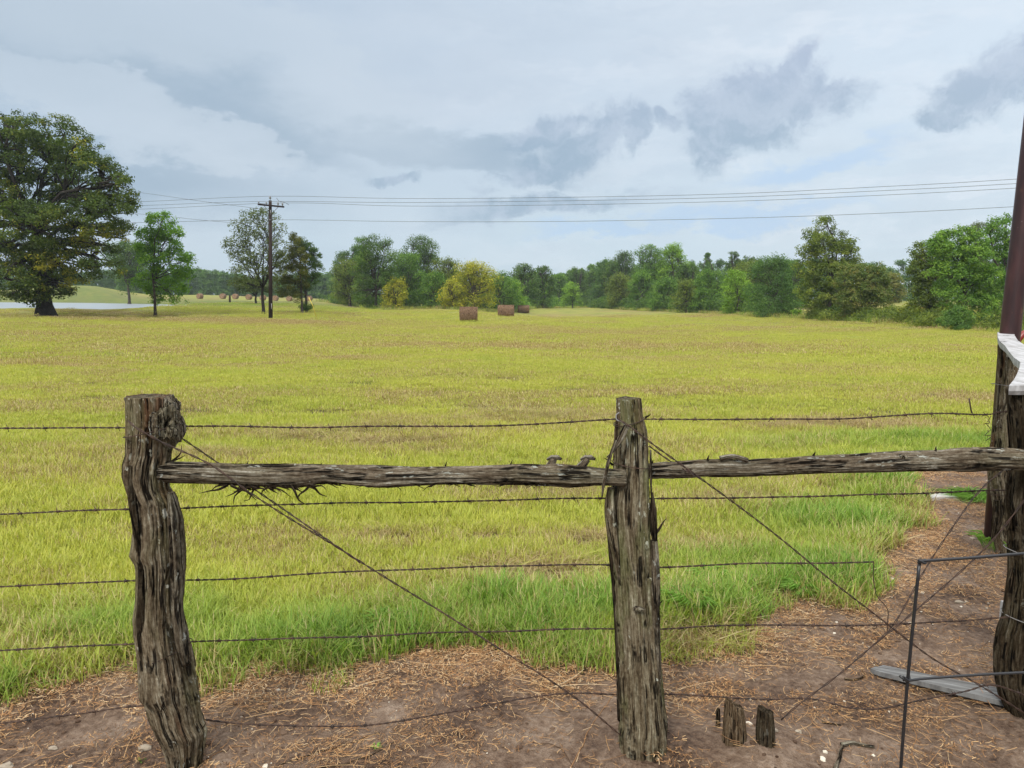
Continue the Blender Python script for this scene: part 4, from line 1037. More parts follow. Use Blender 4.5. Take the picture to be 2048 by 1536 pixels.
# right rear post
r4 = empty('fence_post', (*P(2000, 1105, YPB)[:2], 0), 'brown cedar post standing behind the others, in front of the maroon steel post', 'fence post', 'cedar posts of the fence')
post_from_profile('timber', [(690, 2000, 2046), (760, 1998, 2044), (850, 1990, 2044), (950, 1980, 2042), (1020, 1990, 2042), (1060, 1990, 2046), (1112, 1994, 2050)], YPB, r4, W1, 41, 0.85, 120, amp=0.12)
slab('bark_strip', [(1995, 1000), (1992, 1050), (1984, 1080)], YPB - 0.12, [0.02, 0.03, 0.008], 0.7, W4, r4, 42, 0.3)
splinters(r4, 'splinter', [P(2012, 940, YPB - .15), P(2020, 990, YPB - .15)], [(.3, -.1, -1), (-.3, 0, 1)], 0.16, 0.004, rngW, W3)


# rails
def rail(label, top_bot, Y0, Y1, mat, seed, extra=None):
    """top_bot rows: (px, top py, bottom py)"""
    tb = np.array(top_bot, float); n = 210
    xs = np.linspace(tb[0, 0], tb[-1, 0], n); tp = np.interp(xs, tb[:, 0], tb[:, 1]); bt = np.interp(xs, tb[:, 0], tb[:, 2])
    Ys = np.interp(xs, [xs[0], xs[-1]], [Y0, Y1])
    C = []; r_ = []
    for x_, a_, b_, y_ in zip(xs, tp, bt, Ys):
        A_ = P(x_, a_, y_); B_ = P(x_, b_, y_); C.append((A_ + B_) / 2); r_.append((A_[2] - B_[2]) / 2 * 1.03)
    C = np.array(C); r_ = np.array(r_)
    root = empty('fence_rail', (*C[n // 2][:2], 0), label, 'fence rail', 'cedar rails of the fence')
    log('timber', C, np.tile([0, 0, 1.0], (n, 1)), np.tile([0, -1.0, 0], (n, 1)), r_, r_ * 1.0, mat, root, seed, 0.17, 80)
    return root


ra = rail('rough grey cedar rail with hanging bark fringe between left and middle posts', [(322, 926, 962), (345, 925, 964), (420, 927, 966), (520, 930, 972), (600, 930, 975), (650, 931, 965), (700, 932, 970), (760, 933, 975), (830, 936, 970), (900, 935, 967), (960, 934, 968), (1050, 930, 968), (1090, 932, 970), (1110, 930, 971), (1140, 932, 974), (1165, 934, 972), (1200, 938, 970), (1250, 940, 972)], YP1 - 0.01, YP2 - 0.055, W3, 51)
for i in range(34):
    px = rngW.uniform(455, 625); mb_y = 966 + rngW.uniform(-2, 6)
    splinters(ra, 'bark_shred', [P(px, mb_y, YP1 - 0.03)], [(rngW.choice([-1, 1, 1.6]) * rngW.uniform(.5, 1.4), rngW.uniform(-.3, .3), -rngW.uniform(.25, .8))], 0.075, 0.0055, rngW)
for i in range(40):
    px = rngW.uniform(650, 1180); splinters(ra, 'bark_shred', [P(px, 966, YP1 - 0.02)], [(rngW.choice([-1, 1]), rngW.uniform(-.3, .3), -rngW.uniform(.05, .4))], 0.05, 0.0035, rngW)
for bx, by, tx, ty, s_ in [(1098, 932, 1108, 918, .011), (1160, 932, 1175, 918, .011)]:
    mb = MB(); c = crom([P(bx, by + 6, YP1 + .03), P((bx + tx) / 2, (by + ty) / 2 + 2, YP1 + .02), P(tx, ty, YP1 + .02)], 0.006)
    mb.tube(c, np.linspace(s_ * 1.7, s_, len(c)), 9)
    e = P(tx, ty - 1, YP1 + .02); mb.tube([e + [-.024, 0, -.004], e + [-.008, 0, .003], e + [.012, 0, .003], e + [.026, 0, -.003]], [.004, .009, .009, .004], 7)
    mb.build('branch_stub', W3, ra)
for px in (492, 1020, 890, 640): splinters(ra, 'branch_stub', [P(px, 935, YP1 + .01)], [(.3, 0, 1)], 0.022, 0.004, rngW)
rb = rail('smoother tapering grey cedar rail between middle and right posts', [(1296, 928, 955), (1330, 925, 955), (1400, 920, 953), (1460, 918, 952), (1480, 921, 952), (1560, 917, 950), (1620, 912, 946), (1700, 910, 944), (1780, 905, 942), (1810, 903, 940), (1880, 901, 940), (1930, 897, 940), (2000, 898, 940), (2060, 902, 940), (2130, 903, 941)], YP2 + 0.03, YPR - 0.13, W3, 57)
for px, py in ((1303, 930), (1627, 912), (1870, 902), (1415, 921)): splinters(rb, 'branch_stub', [P(px, py, YP2 + .03)], [(.25, 0, 1)], 0.025, 0.005, rngW)
mb = MB(); mb.tube(crom([P(1440, 917, YP2 + .02), P(1462, 913, YP2 + .02), P(1480, 916, YP2 + .02), P(1495, 921, YP2 + .02)], 0.01), 0.009, 7); mb.build('branch_stub', W3, rb)
rock_mesh('knot', 9, 0.030, W3, True, rb, P(1808, 918, YPR - 0.17), (1.3, 0.6, 0.55))

# plank top over the two right posts
PB = 0.0392; PA = 1.385 - PB * 5.0
gr, k, out = new_mat('bleached_plank')
pos = k.n('ShaderNodeNewGeometry').outputs['Position']
n1 = k.noise(k.v('MULTIPLY', pos, (2.2, 0.5, 1)), 22, 5, 0.6); n2 = k.noise(pos, 3.5, 3)
ck = k.n('ShaderNodeTexVoronoi', feature='DISTANCE_TO_EDGE'); k.put(ck.inputs['Vector'], k.v('ADD', pos, k.v('SCALE', k.noise(pos, 12, 3, col=True), scale=0.12))); ck.inputs['Scale'].default_value = 3.2
c = k.mix(k.ss(n1, 0.35, 0.7), (0.30, 0.295, 0.29), (0.50, 0.50, 0.51)); c = k.mix(k.m('MULTIPLY', k.ss(n2, 0.5, 0.7), 0.3), c, (0.30, 0.28, 0.26))
c = k.mix(k.m('MULTIPLY', k.ss(ck.outputs['Distance'], 0.014, 0.004), k.ss(n2, 0.45, 0.55)), c, (0.07, 0.06, 0.06))
principled(k, out, c, 0.8, 0.3, n1, 0.4, 0.004)
left = [(1995, 664), (1995, 668), (1996, 675), (2000, 683), (2010, 691), (2018, 703), (2028, 715), (2041, 724), (2039, 735), (2034, 748), (2028, 759), (2018, 771)]
right = [(2170, 771), (2150, 740), (2110, 715), (2085, 702), (2055, 692), (2048, 689), (2036, 681), (2030, 672), (2027, 664)]
ol = np.array([G(a, b, PA, PB) for a, b in left + right])
tk = 0.035; nn = len(ol)
Vt = np.vstack([ol, ol - [0, 0, 0.02], ol * 1.0 - [0, 0, tk]]); Vt[nn * 2:, :2] = ol[:, :2] + (ol[:, :2].mean(0) - ol[:, :2]) / np.linalg.norm(ol[:, :2].mean(0) - ol[:, :2], axis=1)[:, None] * 0.012
Fp = [tuple(range(nn))[::-1], tuple(2 * nn + i for i in range(nn))]
for q in range(2): Fp += [(q * nn + i, q * nn + (i + 1) % nn, (q + 1) * nn + (i + 1) % nn, (q + 1) * nn + i) for i in range(nn)]
tag(mesh_np('plank_top', Vt, Fp, gr, None, None, False), 'bleached grey wavy-edged plank lying across the tops of the right posts', 'plank')

# maroon steel post
mm, k, out = new_mat('maroon_painted_steel')
pos = k.n('ShaderNodeNewGeometry').outputs['Position']; n1 = k.noise(k.v('MULTIPLY', pos, (6, 6, 1)), 4, 4)
vo = k.n('ShaderNodeTexVoronoi'); k.put(vo.inputs['Vector'], pos); vo.inputs['Scale'].default_value = 11
c = k.mix(k.ss(n1, 0.35, 0.7), (0.024, 0.008, 0.009), (0.050, 0.016, 0.016)); rs = k.noise(k.v('MULTIPLY', pos, (1, 1, .35)), 14, 6, 0.7); c = k.mix(k.m('MULTIPLY', k.ss(rs, 0.62, 0.70), 0.6), c, (0.13, 0.055, 0.028)); c = k.mix(k.ss(vo.outputs['Distance'], 0.075, 0.05), c, (0.5, 0.45, 0.45))
principled(k, out, c, 0.42, 0.5, n1, 0.1, 0.002)
YM = 4.85
pb = G(1997, 1080, 0); base = P(2023, 600, YM)
px0 = (P(2023.5, 600, YM)[0]); hwm = (P(2044, 600, YM)[0] - P(2003 + 4, 600, YM)[0]) / 2
mb = MB(); a16 = 20
mb.tube([[px0, YM, -0.3], [px0, YM, 0.5], [px0 + .004, YM, 1.35], [px0 + .055, YM, 2.6], [px0 + .095, YM, 3.7]], hwm, 24)
mr = empty('steel_post', (px0, YM, 0), 'tall maroon painted steel post rising behind the plank top at the right edge', 'steel post')
mb.build('pipe', mm, mr)
# red gate beyond it
rm, k, out = new_mat('red_painted_pipe')
principled(k, out, (0.21, 0.022, 0.018), 0.35, 0.5)
gp = empty('gate', (*P(2090, 700, 5.4)[:2], 0), 'red tube gate with a rounded upper corner behind the maroon post', 'gate')
mb = MB(); c0 = P(2034, 676, 5.4); c = [[c0[0], 5.4, 0.35], [c0[0], 5.4, 1.0], [c0[0] + 0.002, 5.4, c0[2] - .06], c0 + [0.02, 0, 0.0], P(2048, 666, 5.4), P(2075, 661, 5.4), P(2140, 660, 5.4), P(2300, 660, 5.4)]
mb.tube(crom(c, 0.03), 0.021, 12); mb.build('frame', rm, gp)
for z in (0.45, 0.75, 1.05):
    mb = MB(); mb.tube([[c0[0], 5.4, z], [c0[0] + 0.5, 5.4, z], [c0[0] + 1.0, 5.4, z]], 0.018, 10); mb.build('bar', rm, gp)

# ============================================================ wire
wr, k, out = new_mat('rusty_wire')
pos = k.n('ShaderNodeNewGeometry').outputs['Position']; n1 = k.noise(pos, 30, 3)
principled(k, out, k.ramp(n1, [(0.35, (0.022, 0.014, 0.011)), (0.6, (0.060, 0.030, 0.018)), (0.75, (0.11, 0.07, 0.05))]), 0.7, 0.4)
gs, k, out = new_mat('galvanised_wire')
principled(k, out, (0.22, 0.21, 0.20), 0.6, 0.4)
bs, k, out = new_mat('black_steel_rod')
principled(k, out, (0.018, 0.018, 0.020), 0.35, 0.5)


def twist(par, mat, pts, rs, rt, pitch, strands=2, step=0.011):
    C = crom(pts, step); n = len(C); C = C + np.stack([np.zeros(n), np.zeros(n), np.array([mn.noise(Vector((float(c[0]) * 3.0, 7.1, float(c[2]) * 3))) for c in C]) * 0.006], -1)
    T = np.gradient(C, axis=0); T /= np.linalg.norm(T, axis=1)[:, None]
    U = np.cross(T, [0, 1, 0.3]); U /= np.linalg.norm(U, axis=1)[:, None]; Vv = np.cross(T, U)
    S_ = np.concatenate([[0], np.cumsum(np.linalg.norm(np.diff(C, axis=0), axis=1))])
    for q in range(strands):
        ph = S_ / pitch * 6.283 + q * 6.283 / strands
        mb = MB(); mb.tube(C + rt * (np.cos(ph)[:, None] * U + np.sin(ph)[:, None] * Vv), rs, 5); mb.build('strand', mat, par)
    return C, T, U, Vv


def barbed(label, rows, seed, barbs=True):
    rng = np.random.RandomState(seed)
    pts = [P(a, b, y) for a, b, y in rows]
    mid = pts[len(pts) // 2]
    root = empty('barbed_wire', (mid[0], mid[1], mid[2]), label, 'barbed wire', 'barbed wires of the fence')
    C, T, U, Vv = twist(root, wr, pts, 0.0017, 0.0020, 0.055)
    i = rng.randint(3, 9)
    while i < len(C) - 3:
        mb = MB()
        a = rng.uniform(0, 3.14)
        for q in range(2):
            d = (U[i] * math.cos(a + q * 1.5) + Vv[i] * math.sin(a + q * 1.5)) + T[i] * 0.35
            o = C[i] + T[i] * (q - .5) * 0.006
            mb.tube([o - d * 0.013, o, o + d * 0.013], 0.0011, 4)
        mb.tube([C[i] - T[i] * 0.006, C[i], C[i] + T[i] * 0.006], 0.0042, 6)
        mb.build('barb', wr, root); i += int(rng.uniform(0.11, 0.135) / 0.011)
    return root


b1, b2 = YP1 + 0.085, YP2 + 0.085
barbed('topmost barbed wire, running behind the posts above the rails', [(-260, 862, b1), (0, 858, b1), (255, 857, b1), (362, 853, b1), (700, 855, b2), (1000, 851, b2), (1232, 839, b2), (1298, 840, b2), (1500, 840, b2), (1700, 836, b2 + .03), (1880, 828, b2 + .1), (1975, 829, YPR + .15), (2010, 824, YPR + .18), (2150, 824, YPR + .18)], 1)
barbed('second barbed wire from the top, just under the rails', [(-260, 1034, b1), (0, 1026, b1), (262, 1018, b1), (362, 1015, b1), (700, 1006, b2), (1000, 1000, b2), (1205, 996, b2), (1300, 997, b2), (1500, 996, b2), (1700, 990, b2), (1820, 988, b2 + .06), (2010, 980, YPR + .15), (2150, 984, YPR + .15)], 2)
barbed('third barbed wire from the top, at half height of the posts', [(-260, 1180, b1), (0, 1173, b1), (275, 1161, b1), (362, 1160, b1), (500, 1156, b1), (700, 1142, b2), (850, 1138, b2), (1000, 1132, b2), (1235, 1130, b2), (1320, 1133, b2), (1500, 1128, b2), (1748, 1124, b2)], 3)
barbed('fourth barbed wire from the top, crossing in front of the lush grass', [(-260, 1312, b1), (0, 1301, b1), (275, 1287, b1), (375, 1284, b1), (600, 1277, b2), (850, 1267, b2), (1000, 1262, b2), (1240, 1257, b2), (1322, 1256, b2), (1450, 1250, b2), (1560, 1249, b2), (1700, 1252, b2), (1850, 1245, b2 + .1), (1940, 1242, YPR), (2020, 1236, YPR - .05)], 4)
barbed('lowest barbed wire, sagging close to the bare earth', [(-260, 1470, b1), (0, 1448, b1), (150, 1428, b1), (300, 1413, b1), (420, 1440, b1), (600, 1452, b1), (750, 1448, b1), (900, 1425, b2), (1050, 1398, b2), (1150, 1387, b2), (1240, 1388, b2), (1330, 1387, b2), (1430, 1393, b2), (1530, 1399, b2), (1620, 1398, b2), (1700, 1415, b2 - .05), (1760, 1416, b2 - .05), (1840, 1400, b2), (1930, 1382, b2), (1985, 1370, b2), (2060, 1395, b2)], 5)


def brace(label, rows_list, mat=wr, r=0.0017, tw=0.0022, strands=2, pitch=0.09, nm='brace_wire'):
    first = P(*rows_list[0][0]); root = empty(nm, first, label, 'brace wire', 'diagonal brace wires')
    for rows in rows_list:
        twist(root, mat, [P(*q) for q in rows], r, tw, pitch, strands, 0.014)
    return root


f1, f2 = YP1 - 0.125, YP2 - 0.125
brace('twisted brace wire from the left post top down to the middle post foot',
      [[(256, 842, f1 + .04), (275, 858, f1), (330, 888, f1), (420, 930, f1 + .01), (500, 985, f1 + .03), (600, 1050, f1 + .07), (720, 1122, f1 + .1), (850, 1204, f2 + .06), (1000, 1297, f2 + .03), (1150, 1396, f2 + .02), (1242, 1470, f2 + .03)],
       [(357, 872, b1), (430, 922, b1), (500, 972, b1), (545, 1003, b1), (640, 1070, f1 + .09), (720, 1124, f1 + .1)]])
brace('twisted brace wire from the middle post top down to the right post foot',
      [[(1236, 838, f2 + .04), (1262, 856, f2), (1310, 893, f2), (1400, 957, f2 + .02), (1480, 1015, f2 + .06), (1600, 1110, f2 + .1), (1700, 1190, f2 + .12), (1850, 1305, YPR - .18), (1960, 1370, YPR - .2), (2070, 1440, YPR - .2)],
       [(1298, 893, b2), (1336, 920, b2), (1400, 958, f2 + .03)]])
brace('long brace wire rising from the stump foot to the right post top', [[(1562, 1440, 2.52), (1600, 1408, 2.52), (1680, 1348, 2.55), (1745, 1292, 2.6), (1830, 1222, 2.62), (1920, 1145, 2.65), (1990, 1075, 2.66), (2060, 985, 2.66)],
                                                                  [(1745, 1292, 2.61), (1790, 1245, 2.65), (1850, 1140, 2.8), (1905, 1055, 2.9), (1960, 980, 3.1), (2020, 930, 3.2)]], pitch=0.16)
brace('thin loose wire end hanging from the third barbed wire', [[(1747, 1124, b2), (1747, 1160, b2), (1752, 1188, b2), (1764, 1205, b2), (1776, 1222, b2), (1774, 1262, b2)]], tw=0.0006, strands=1, nm='loose_wire')
brace('bent loose wire tip sticking up near the right end of the top wire', [[(1944, 826, b2 + .1), (1941, 815, b2 + .1), (1938, 797, b2 + .1)]], tw=0.0006, strands=1, r=0.0026, nm='loose_wire')
mb = MB(); rg = np.random.RandomState(4)
pts = [P(1975 + rg.uniform(-6, 6), 835 + i * 3.2, YPR + .12) + rg.normal(size=3) * .006 for i in range(14)]
mb.tube(crom(pts, 0.004), 0.0013, 5); tag(mb.build('wire_tangle', wr, None), 'small rusty tangle of wire hanging beside the right posts', 'wire')
# wraps round the posts
def wrap(root, px, py, Yd, rx, ry, tilt=0.0, mat=wr, turns=1.0, r=0.0016):
    c = P(px, py, Yd); a = np.linspace(0, 6.283 * turns, int(40 * turns))
    mb = MB(); mb.tube(np.stack([c[0] + rx * np.cos(a), c[1] + ry * np.sin(a), c[2] + tilt * np.cos(a) + 0.006 * a / 6.283], -1), r, 5); mb.build('wire_wrap', mat, root)
wrap(r2, 1258, 846, YP2, 0.051, 0.052, 0.012, turns=1.6); wrap(r2, 1263, 930, YP2, 0.066, 0.065, -0.01)
wrap(r1, 309, 862, YP1, 0.094, 0.088, 0.02); wrap(r1, 330, 1306, YP1, 0.088, 0.08, 0.035)
wrap(r3, 2070, 1240, YPR, 0.115, 0.10, -0.02, gs); wrap(r3, 2070, 1110, YPR, 0.10, 0.10, -0.02, gs, 1.0); wrap(r4, 2020, 772, YPB, 0.10, 0.09, -.01, gs); wrap(r4, 2015, 985, YPB, .12, .10, .01, wr, 2.2)
# staples and mid post loop
mb = MB(); c = P(1236, 836, YP2 - 0.07); mb.tube(crom([c + [0.004, 0, 0.018], c + [-.006, 0, .010], c + [-.004, -.004, -.006], c + [.012, -.006, -.012], c + [.035, -.004, -.036]], 0.004), 0.0022, 6); mb.build('staple', gs, r2)

# black steel rod frame
br = empty('rod_frame', (*G(1800, 1545)[:2], 0), 'thin black steel rod frame with two arms at the lower right', 'rod frame')
YR = 2.20
gb = P(1798, 1620, YR)
mb = MB(); mb.tube(crom([[gb[0], YR, 0.0], P(1802, 1530, YR), P(1812, 1400, YR), P(1822, 1290, YR), P(1839, 1124, YR)], 0.05), 0.0050, 10); mb.build('upright', bs, br)
mb = MB(); mb.tube(crom([P(1836, 1127, YR - .008), P(1842, 1122, YR - .010), P(1860, 1121, YR), P(1950, 1115, YR), P(2048, 1107, YR), P(2300, 1090, YR)], 0.04), 0.0046, 10)
mb.tube(crom([P(1838, 1120, YR - .012), P(1850, 1127, YR - .012), P(1851, 1119, YR + .010), P(1839, 1124, YR + .010), P(1838, 1120, YR - .012)], 0.005), 0.0036, 8); mb.build('upper_arm', bs, br)
mb = MB(); mb.tube(crom([P(1800, 1352, YR - .01), P(1812, 1362, YR - .010), P(1840, 1358, YR), P(1950, 1350, YR), P(2048, 1345, YR), P(2300, 1332, YR)], 0.04), 0.0042, 10)
mb.tube(crom([P(1806, 1352, YR - .012), P(1818, 1362, YR - .012), P(1818, 1352, YR + .010), P(1806, 1362, YR + .010)], 0.005), 0.003, 8); mb.build('lower_arm', bs, br)

# ============================================================ things on the ground
def stump(label, px, pbase, ptop, hw, Yd, seed, slant=0.35, mat=W5, tp=None):
    root = empty('post_stump', (*P(px, pbase, Yd)[:2], 0), label, 'stump', 'rotten post stumps in the earth')
    s = Yd / F * 1.02; n = 40; py = np.linspace(pbase + 25, ptop, n)
    C = np.array([P(px, y_, Yd) for y_ in py]); ru = hw * s * np.interp(np.linspace(0, 1, n), [0, .6, 1], [1.12, 1.0, 0.82])
    o = log('timber', C, np.tile([1.0, 0, 0], (n, 1)), np.tile([0, 1.0, 0], (n, 1)), ru, ru * 0.85, mat, root, seed, 0.14, 48)
    me = o.data; co = np.zeros(len(me.vertices) * 3); me.vertices.foreach_get('co', co); co = co.reshape(-1, 3)
    ztop = co[:, 2].max(); hh = co[:, 2]
    k_ = sstep(hh, ztop - 0.10, ztop); co[:, 2] -= k_ * slant * (co[:, 0] - co[:, 0].min()); co[:, 2] -= k_ * np.array([abs(mn.noise(Vector((float(c[0]) * 60, float(c[1]) * 60, seed)))) for c in co]) * 0.018
    me.vertices.foreach_set('co', co.ravel()); me.update(); return root


stump('widest rotten brown stump, its top sloping down right, beside the middle post', 1470, 1508, 1396, 23, 2.50, 71, 0.55)
stump('narrow split dark stump nearest to the Y-shaped stick', 1531, 1512, 1414, 19, 2.48, 72, 0.3, W4)
stump('thin upright sliver of rotten wood beside the widest stump', 1436, 1470, 1416, 5, 2.60, 73, 0.1, W4)

# fallen boards
def board(name, label, quad_px, th, mat, zs=(0.03, 0.02), cat='board', jag=True):
    """quad_px: far-left, near-left ... outline on the ground"""
    ol = []
    for i, (a, b, z) in enumerate(quad_px):
        p = G(a, b, z); ol.append(p)
    ol = np.array(ol); nn = len(ol)
    V_ = np.vstack([ol, ol - [0, 0, th]]); F_ = [tuple(range(nn))[::-1], tuple(nn + i for i in range(nn))] + [(i, (i + 1) % nn, nn + (i + 1) % nn, nn + i) for i in range(nn)]
    return tag(mesh_np(name, V_, F_, mat, None, {'wc': ('FLOAT_VECTOR', V_[:, [2, 1, 0]] * [1, 1, 1])}, False), label, cat, 'boards lying on the earth')


bl, k, out = new_mat('grey_board')
wcv = k.v('MULTIPLY', k.attr('wc', out='Vector'), (1, 1, 1)); pos = k.n('ShaderNodeNewGeometry').outputs['Position']
rot = k.n('ShaderNodeVectorRotate', rotation_type='Z_AXIS'); k.put(rot.inputs['Vector'], pos); rot.inputs['Angle'].default_value = 0.45
n1 = k.noise(k.v('MULTIPLY', rot.outputs[0], (1, 14, 1)), 6, 5, 0.65)
principled(k, out, k.ramp(n1, [(0.3, (0.06, 0.056, 0.052)), (0.5, (0.15, 0.148, 0.143)), (0.7, (0.25, 0.25, 0.245))]), 0.8, 0.3, n1, 0.5, 0.005)
board('fallen_board', 'long grey board lying slanted at the foot of the front right post', [(1741, 1337, .035), (1750, 1333, .035), (1757, 1333, .035), (1766, 1330, .035), (1860, 1349, .04), (1950, 1366, .05), (2060, 1387, .06), (2110, 1397, .06), (2095, 1428, .06), (2004, 1402, .05), (1900, 1377, .045), (1800, 1353, .037), (1758, 1343, .035)], 0.020, bl)
wb, k, out = new_mat('white_board')
pos = k.n('ShaderNodeNewGeometry').outputs['Position']; n1 = k.noise(pos, 18, 4); principled(k, out, k.mix(n1, (0.30, 0.28, 0.27), (0.62, 0.61, 0.59)), 0.75, 0.3)
board('fallen_board', 'short white board half hidden by weeds near the right rear post', [(1832, 988, .03), (1850, 986, .03), (1915, 987, .03), (1918, 993, .03), (1860, 995, .03), (1834, 992, .03)], 0.025, wb)
board('fallen_board', 'brown broken lath lying just behind the short white board', [(1862, 977, .03), (1915, 978, .03), (1918, 983, .03), (1866, 982, .03)], 0.02, W5)
mb = MB(); mb.box(P(2013, 1215, 3.2) * [1, 1, 0] + [0, 0, 0.10], (0.024, 0.05, 0.32)); tag(mb.build('leaning_board', wb, None, False), 'narrow white slat standing on end behind the front right post', 'board')
# sticks
def stick(label, rows, r, mat, z=0.015, cat='stick', name='stick', grp='sticks lying on the earth'):
    mb = MB()
    for row in rows:
        c = crom([G(a, b, z) for a, b in row], 0.012); c[:, 2] = H(c[:, 0], c[:, 1]) + r * 0.6
        c += np.array([[mn.noise(Vector((q[0] * 20, q[1] * 20, 1))) * .004, 0, 0] for q in c]); mb.tube(c, np.linspace(r, r * 0.6, len(c)), 8)
    return tag(mb.build(name, mat, None), label, cat, grp)


stick('thick pale broken stick at the bottom edge, right of the stumps', [[(1668, 1545), (1676, 1515), (1686, 1484)], [(1684, 1482), (1715, 1480), (1750, 1486)]], 0.009, W3)
stick('short reddish brown stick near the tip of the long grey board', [[(1690, 1351), (1712, 1352), (1730, 1346)]], 0.006, W5)
stick('short dark curved stick above the Y-shaped pale stick', [[(1645, 1435), (1662, 1440), (1682, 1444)]], 0.005, W4)
stick('split stub of wood leaning at the right foot of the middle post', [[(1312, 1525), (1320, 1508), (1330, 1495)]], 0.008, W5)
stick('long thin dark twig at the lower left beside the burled post', [[(402, 1430), (430, 1436), (455, 1441)]], 0.003, W4)
stick('long thin dark twig along the bottom edge left of centre', [[(590, 1545), (640, 1532), (720, 1512), (790, 1480)], [(560, 1525), (640, 1500), (760, 1462)]], 0.0028, W5)
stick('pale root fibre curving in front of the burled post foot', [[(404, 1530), (420, 1505), (470, 1492), (525, 1484)]], 0.0018, smat)
stick('forked pale stem left of the middle post', [[(1130, 1545), (1160, 1500), (1190, 1440), (1230, 1380)], [(1150, 1530), (1115, 1490), (1060, 1478)]], 0.0022, smat)
stick('thin curved straw stem in the lower right earth', [[(1822, 1445), (1833, 1462), (1824, 1490), (1830, 1515)]], 0.0018, smat)
# stones
for i, (px, py, r, lab) in enumerate([(290, 1500, .020, 'largest yellowish white stone, at the foot of the burled post'), (1545, 1485, .013, 'white stone just right of the narrow split stump'), (105, 1488, .014, 'pale flat stone in the earth at the lower left'), (12, 1528, .022, 'long pale stone in the bottom left corner'),
                                     (2010, 1300, .012, 'white stone between the front right post and the thin rod'), (1788, 1400, .010, 'pale stone under the sagging lowest wire at the right'), (1945, 1078, .016, 'white stone on the path left of the rear post'), (1918, 1205, .018, 'flat cream stone in the middle of the bare path')]):
    p = G(px, py); z = H1(p[0], p[1])
    tag(rock_mesh('stone', 20 + i, r, pmat, True, None, (p[0], p[1], z + r * .2), (1.25, .8, .55)), lab, 'stone', 'pale stones on the bare earth')
# green weeds
wmat = leaf_mat('weed_leaves', [(0.11, 0.22, 0.035), (0.19, 0.34, 0.055), (0.28, 0.42, 0.09)], 0.3)
def weed(label, px, py, r, h, n, seed, wd=0.010):
    rng = np.random.RandomState(seed); p = G(px, py); z = H1(p[0], p[1]); V_ = []; F_ = []
    for i in range(n):
        a = rng.uniform(0, 6.283); l = r * rng.uniform(.5, 1.1); q = np.array([p[0], p[1], z]) + np.array([math.cos(a + 1), math.sin(a + 1), 0]) * r * .35 * rng.rand(); d = np.array([math.cos(a), math.sin(a), 0]); s_ = np.array([-d[1], d[0], 0]) * wd * rng.uniform(.7, 1.2) / 2
        n0 = len(V_); hh = h * rng.uniform(.4, 1.1)
        V_ += [q, q + d * l * .45 + s_ + [0, 0, hh * .8], q + d * l + [0, 0, hh * .7], q + d * l * .45 - s_ + [0, 0, hh * .8], q + d * l * .5 + [0, 0, hh * .72]]
        F_ += [(n0, n0 + 1, n0 + 4), (n0 + 1, n0 + 2, n0 + 4), (n0 + 2, n0 + 3, n0 + 4), (n0 + 3, n0, n0 + 4)]
    o = mesh_np('weed', np.array(V_), F_, wmat, None, {'tint': ('FLOAT', np.full(len(V_), .5))}, False); tag(o, label, 'weed', 'green weeds near the fence')
weed('tiny pale green weed on bare earth at the bottom centre left', 753, 1498, .022, .018, 16, 1, .008)
weed('tiny green weed sprig at the foot of the burled post', 283, 1522, .018, .016, 12, 2, .006)
weed('bushy blue green weed clump just right of the middle post', 1380, 1240, .16, .13, 170, 3, .014)
weed('small broad-leaved weed clump among grass, right of middle post higher up', 1420, 1170, .14, .09, 110, 4, .013)
weed('pale weed clump in the lush grass left of centre', 770, 1262, .14, .09, 120, 5, .013)
weed('bladed green weed at the foot of the right rear post', 1985, 1105, .16, .15, 26, 6, .012)
weed('feathery low weed beside the short white board', 1955, 1000, .28, .07, 240, 7, .009)
weed('pale weed clump in the lush grass by the path', 1600, 1190, .13, .09, 110, 8, .012)

# ============================================================ hay bales
hm, k, out = new_mat('weathered_hay')
wc = k.attr('wc', out='Vector'); st = k.noise(k.v('MULTIPLY', wc, (1, 1, 1)), 9, 5, 0.7); isl = k.n('ShaderNodeNewGeometry').outputs['Random Per Island']
c = k.ramp(k.m('ADD', k.m('MULTIPLY', st, 0.8), k.m('MULTIPLY', isl, 0.2)), [(0.38, (0.060, 0.034, 0.020)), (0.5, (0.165, 0.100, 0.060)), (0.62, (0.33, 0.215, 0.130))])
principled(k, out, c, 0.9, 0.15, st, 0.9, 0.03)


